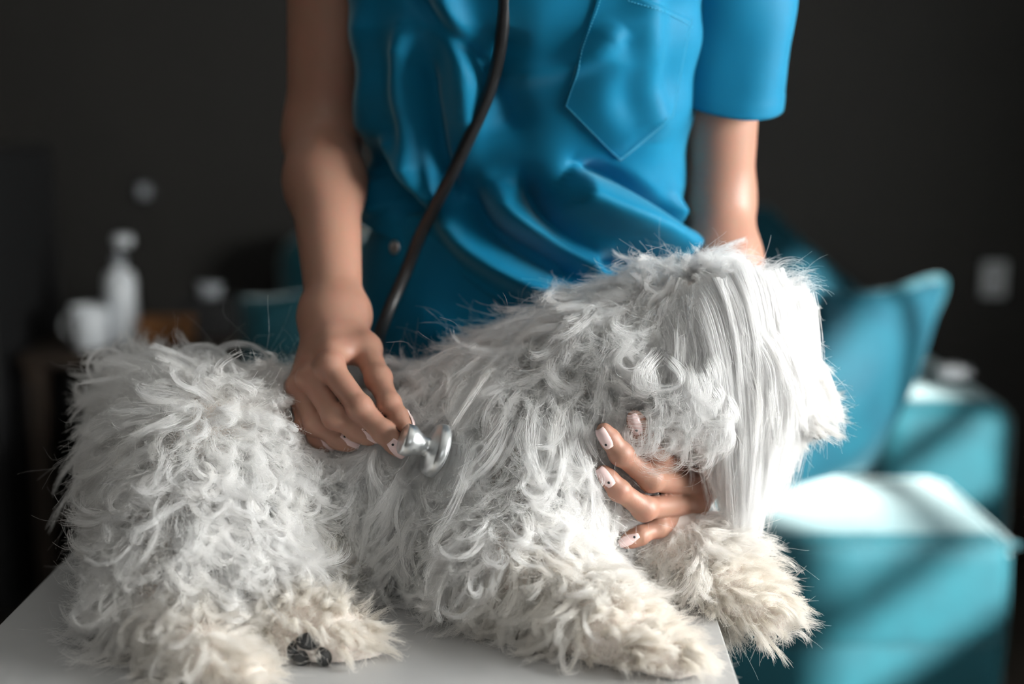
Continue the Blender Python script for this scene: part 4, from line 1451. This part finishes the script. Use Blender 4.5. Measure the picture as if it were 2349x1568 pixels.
# ---- ruffled tuft on the crown and wisps behind it
tg = []
for i in range(34):
    x0_ = rng.uniform(1470, 1640); y0_ = 655 - 0.12 * (x0_ - 1470) + rng.normal(0, 10)
    ln_ = rng.uniform(45, 95); lean = rng.normal(-5, 22); hk_ = rng.choice([-1, 1]) * rng.uniform(10, 40)
    tg.append([P(x0_ + lean * s_ + hk_ * max(s_ - 0.45, 0) ** 1.5 * 2.2, y0_ - ln_ * (s_ - 0.30 * s_ * s_), 1.262 - 0.022 * s_ + 0.01 * rng.normal() * 0) for s_ in np.linspace(0, 1, 13)])
for i in range(26):
    x0_ = rng.uniform(1690, 1850); y0_ = 640 + 0.55 * max(x0_ - 1760, 0) + rng.normal(0, 10)
    r_ = rng.uniform(16, 40); a0_ = rng.uniform(2.6, 3.6)
    tg.append([P(x0_ + r_ + r_ * math.cos(a0_ + 2.6 * s_), y0_ + r_ * 0.8 * math.sin(a0_ + 2.6 * s_) - 8, 1.255 - 0.01 * s_) for s_ in np.linspace(0, 1, 13)])
tg = np.array(tg)
tr_ = np.concatenate([rng.uniform(0.005, 0.008, 34), rng.uniform(0.006, 0.010, 26)])
tst = np.concatenate([strands_of(tg[:34], 44, tr_[:34], 0.25, np.full(34, 0.0014), 0.45, 0.1), strands_of(tg[34:], 12, tr_[34:], 0.5, np.full(26, 0.0018), 0.45, 0.2)])
hair_object('crown_tuft', [(tst, 0.00014, 0.00005, np.zeros(len(tst)))], fm, dog, 'ruffled white tuft on the crown')

# ---- curls of the cheek, hanging over the fingers
NC = 58
cpt = np.zeros((NC, 14, 3))
cg0, cg1, cg2, cg3 = [np.zeros((NC, 3)) for _ in range(4)]
for i in range(NC):
    a_, b_ = rng.random(), rng.random()
    x0_ = 1455 + 195 * a_; y0_ = 800 + 165 * b_
    ln_ = rng.uniform(95, 185)
    cg0[i] = P(x0_, y0_, 1.215)
    A_ = rng.choice([-1, -1, 1]) * rng.uniform(16, 52)
    for q in range(14):
        s_ = q / 13
        hk_ = 0.0 if s_ < 0.6 else (s_ - 0.6) * 2.5
        cx_ = x0_ - A_ * math.sin(math.pi * 0.62 * s_ * 1.5) + A_ * 1.2 * hk_
        cy_ = y0_ + ln_ * (s_ - 0.32 * hk_ * hk_)
        cpt[i, q] = P(cx_, min(cy_, 1125), 1.218 - 0.054 * min(s_ * 2.2, 1) ** 0.7)
cgd = cpt
dd = dog_sdf(cgd.reshape(-1, 3)); gg_ = grad(dog_sdf, cgd.reshape(-1, 3))
cgd = (cgd.reshape(-1, 3) + gg_ * np.maximum(0.004 - dd, 0)[:, None]).reshape(cgd.shape)
cst = strands_of(cgd, 40, rng.uniform(0.005, 0.0095, NC), 0.34, np.full(NC, 0.0017), 0.45, 0.12)
hair_object('cheek_curls', [(cst, 0.00015, 0.00006, np.zeros(len(cst)))], fm, dog, 'curled white cheek hair')

# ---- long straight hair of the ear and brow, hanging over the face
NE = 520
u = rng.random(NE); w = rng.random(NE)
ru = np.array([0, 0.25, 0.5, 0.75, 1.0])
rpx = np.interp(u, ru, [1565, 1605, 1685, 1775, 1838]); rpy = np.interp(u, ru, [800, 690, 640, 640, 700])
mpx = np.interp(u, ru, [1590, 1668, 1752, 1832, 1884]); mpy = np.interp(u, ru, [960, 880, 840, 830, 850])
epx = np.interp(u, ru, [1655, 1690, 1714, 1748, 1815]); epy = np.interp(u, ru, [1110, 1185, 1222, 1168, 1060])
g0 = np.zeros((NE, 3)); g1 = np.zeros((NE, 3)); g2 = np.zeros((NE, 3)); g3 = np.zeros((NE, 3))
for i in range(NE):
    jx, jy = rng.normal(0, 12), rng.normal(0, 14)
    yr = 1.215 + 0.05 * w[i] * abs(u[i] - 0.2) + 0.01 * rng.random()
    g0[i] = P(rpx[i] + jx, rpy[i] + jy, np.interp(u[i], ru, [1.225, 1.215, 1.225, 1.235, 1.24]) + 0.03 * w[i])
    g1[i] = P((rpx[i] * 0.45 + mpx[i] * 0.55) + 14, rpy[i] * 0.55 + mpy[i] * 0.45, np.interp(u[i], ru, [1.195, 1.178, 1.185, 1.205, 1.225]) + 0.03 * w[i])
    g2[i] = P(mpx[i] + jx * 0.8, mpy[i] + 40, np.interp(u[i], ru, [1.185, 1.172, 1.178, 1.195, 1.222]) + 0.035 * w[i])
    g3[i] = P(epx[i] + rng.normal(0, 16), epy[i] + rng.normal(0, 38) - 60 * w[i] * rng.random(), np.interp(u[i], ru, [1.20, 1.19, 1.19, 1.20, 1.222]) + 0.04 * w[i])
t = np.linspace(0, 1, 16)[None, :, None]
ctrl = [g0[:, None], g1[:, None], g2[:, None], g3[:, None]]
eg = (1 - t) ** 3 * ctrl[0] + 3 * (1 - t) ** 2 * t * ctrl[1] + 3 * (1 - t) * t * t * ctrl[2] + t ** 3 * ctrl[3]
wv = unit(rng.normal(size=(NE, 1, 3))) * 0.0036 * np.sin(t * rng.uniform(3, 8, (NE, 1, 1)) + rng.uniform(0, 6, (NE, 1, 1)))
eg = eg + wv * t
dd = dog_sdf(eg.reshape(-1, 3)); gg_ = grad(dog_sdf, eg.reshape(-1, 3))
eg = (eg.reshape(-1, 3) + gg_ * np.maximum(0.005 - dd, 0)[:, None]).reshape(eg.shape)
es = strands_of(eg, 46, rng.uniform(0.005, 0.009, NE), 0.22, np.full(NE, 0.0010), 0.28, 0.05, 0.5)
ear_chunks = [(es, 0.00013, 0.00005, np.zeros(len(es)))]
hair_object('ear_hair', ear_chunks, fm, dog, 'long straight white hair hanging from the ear')
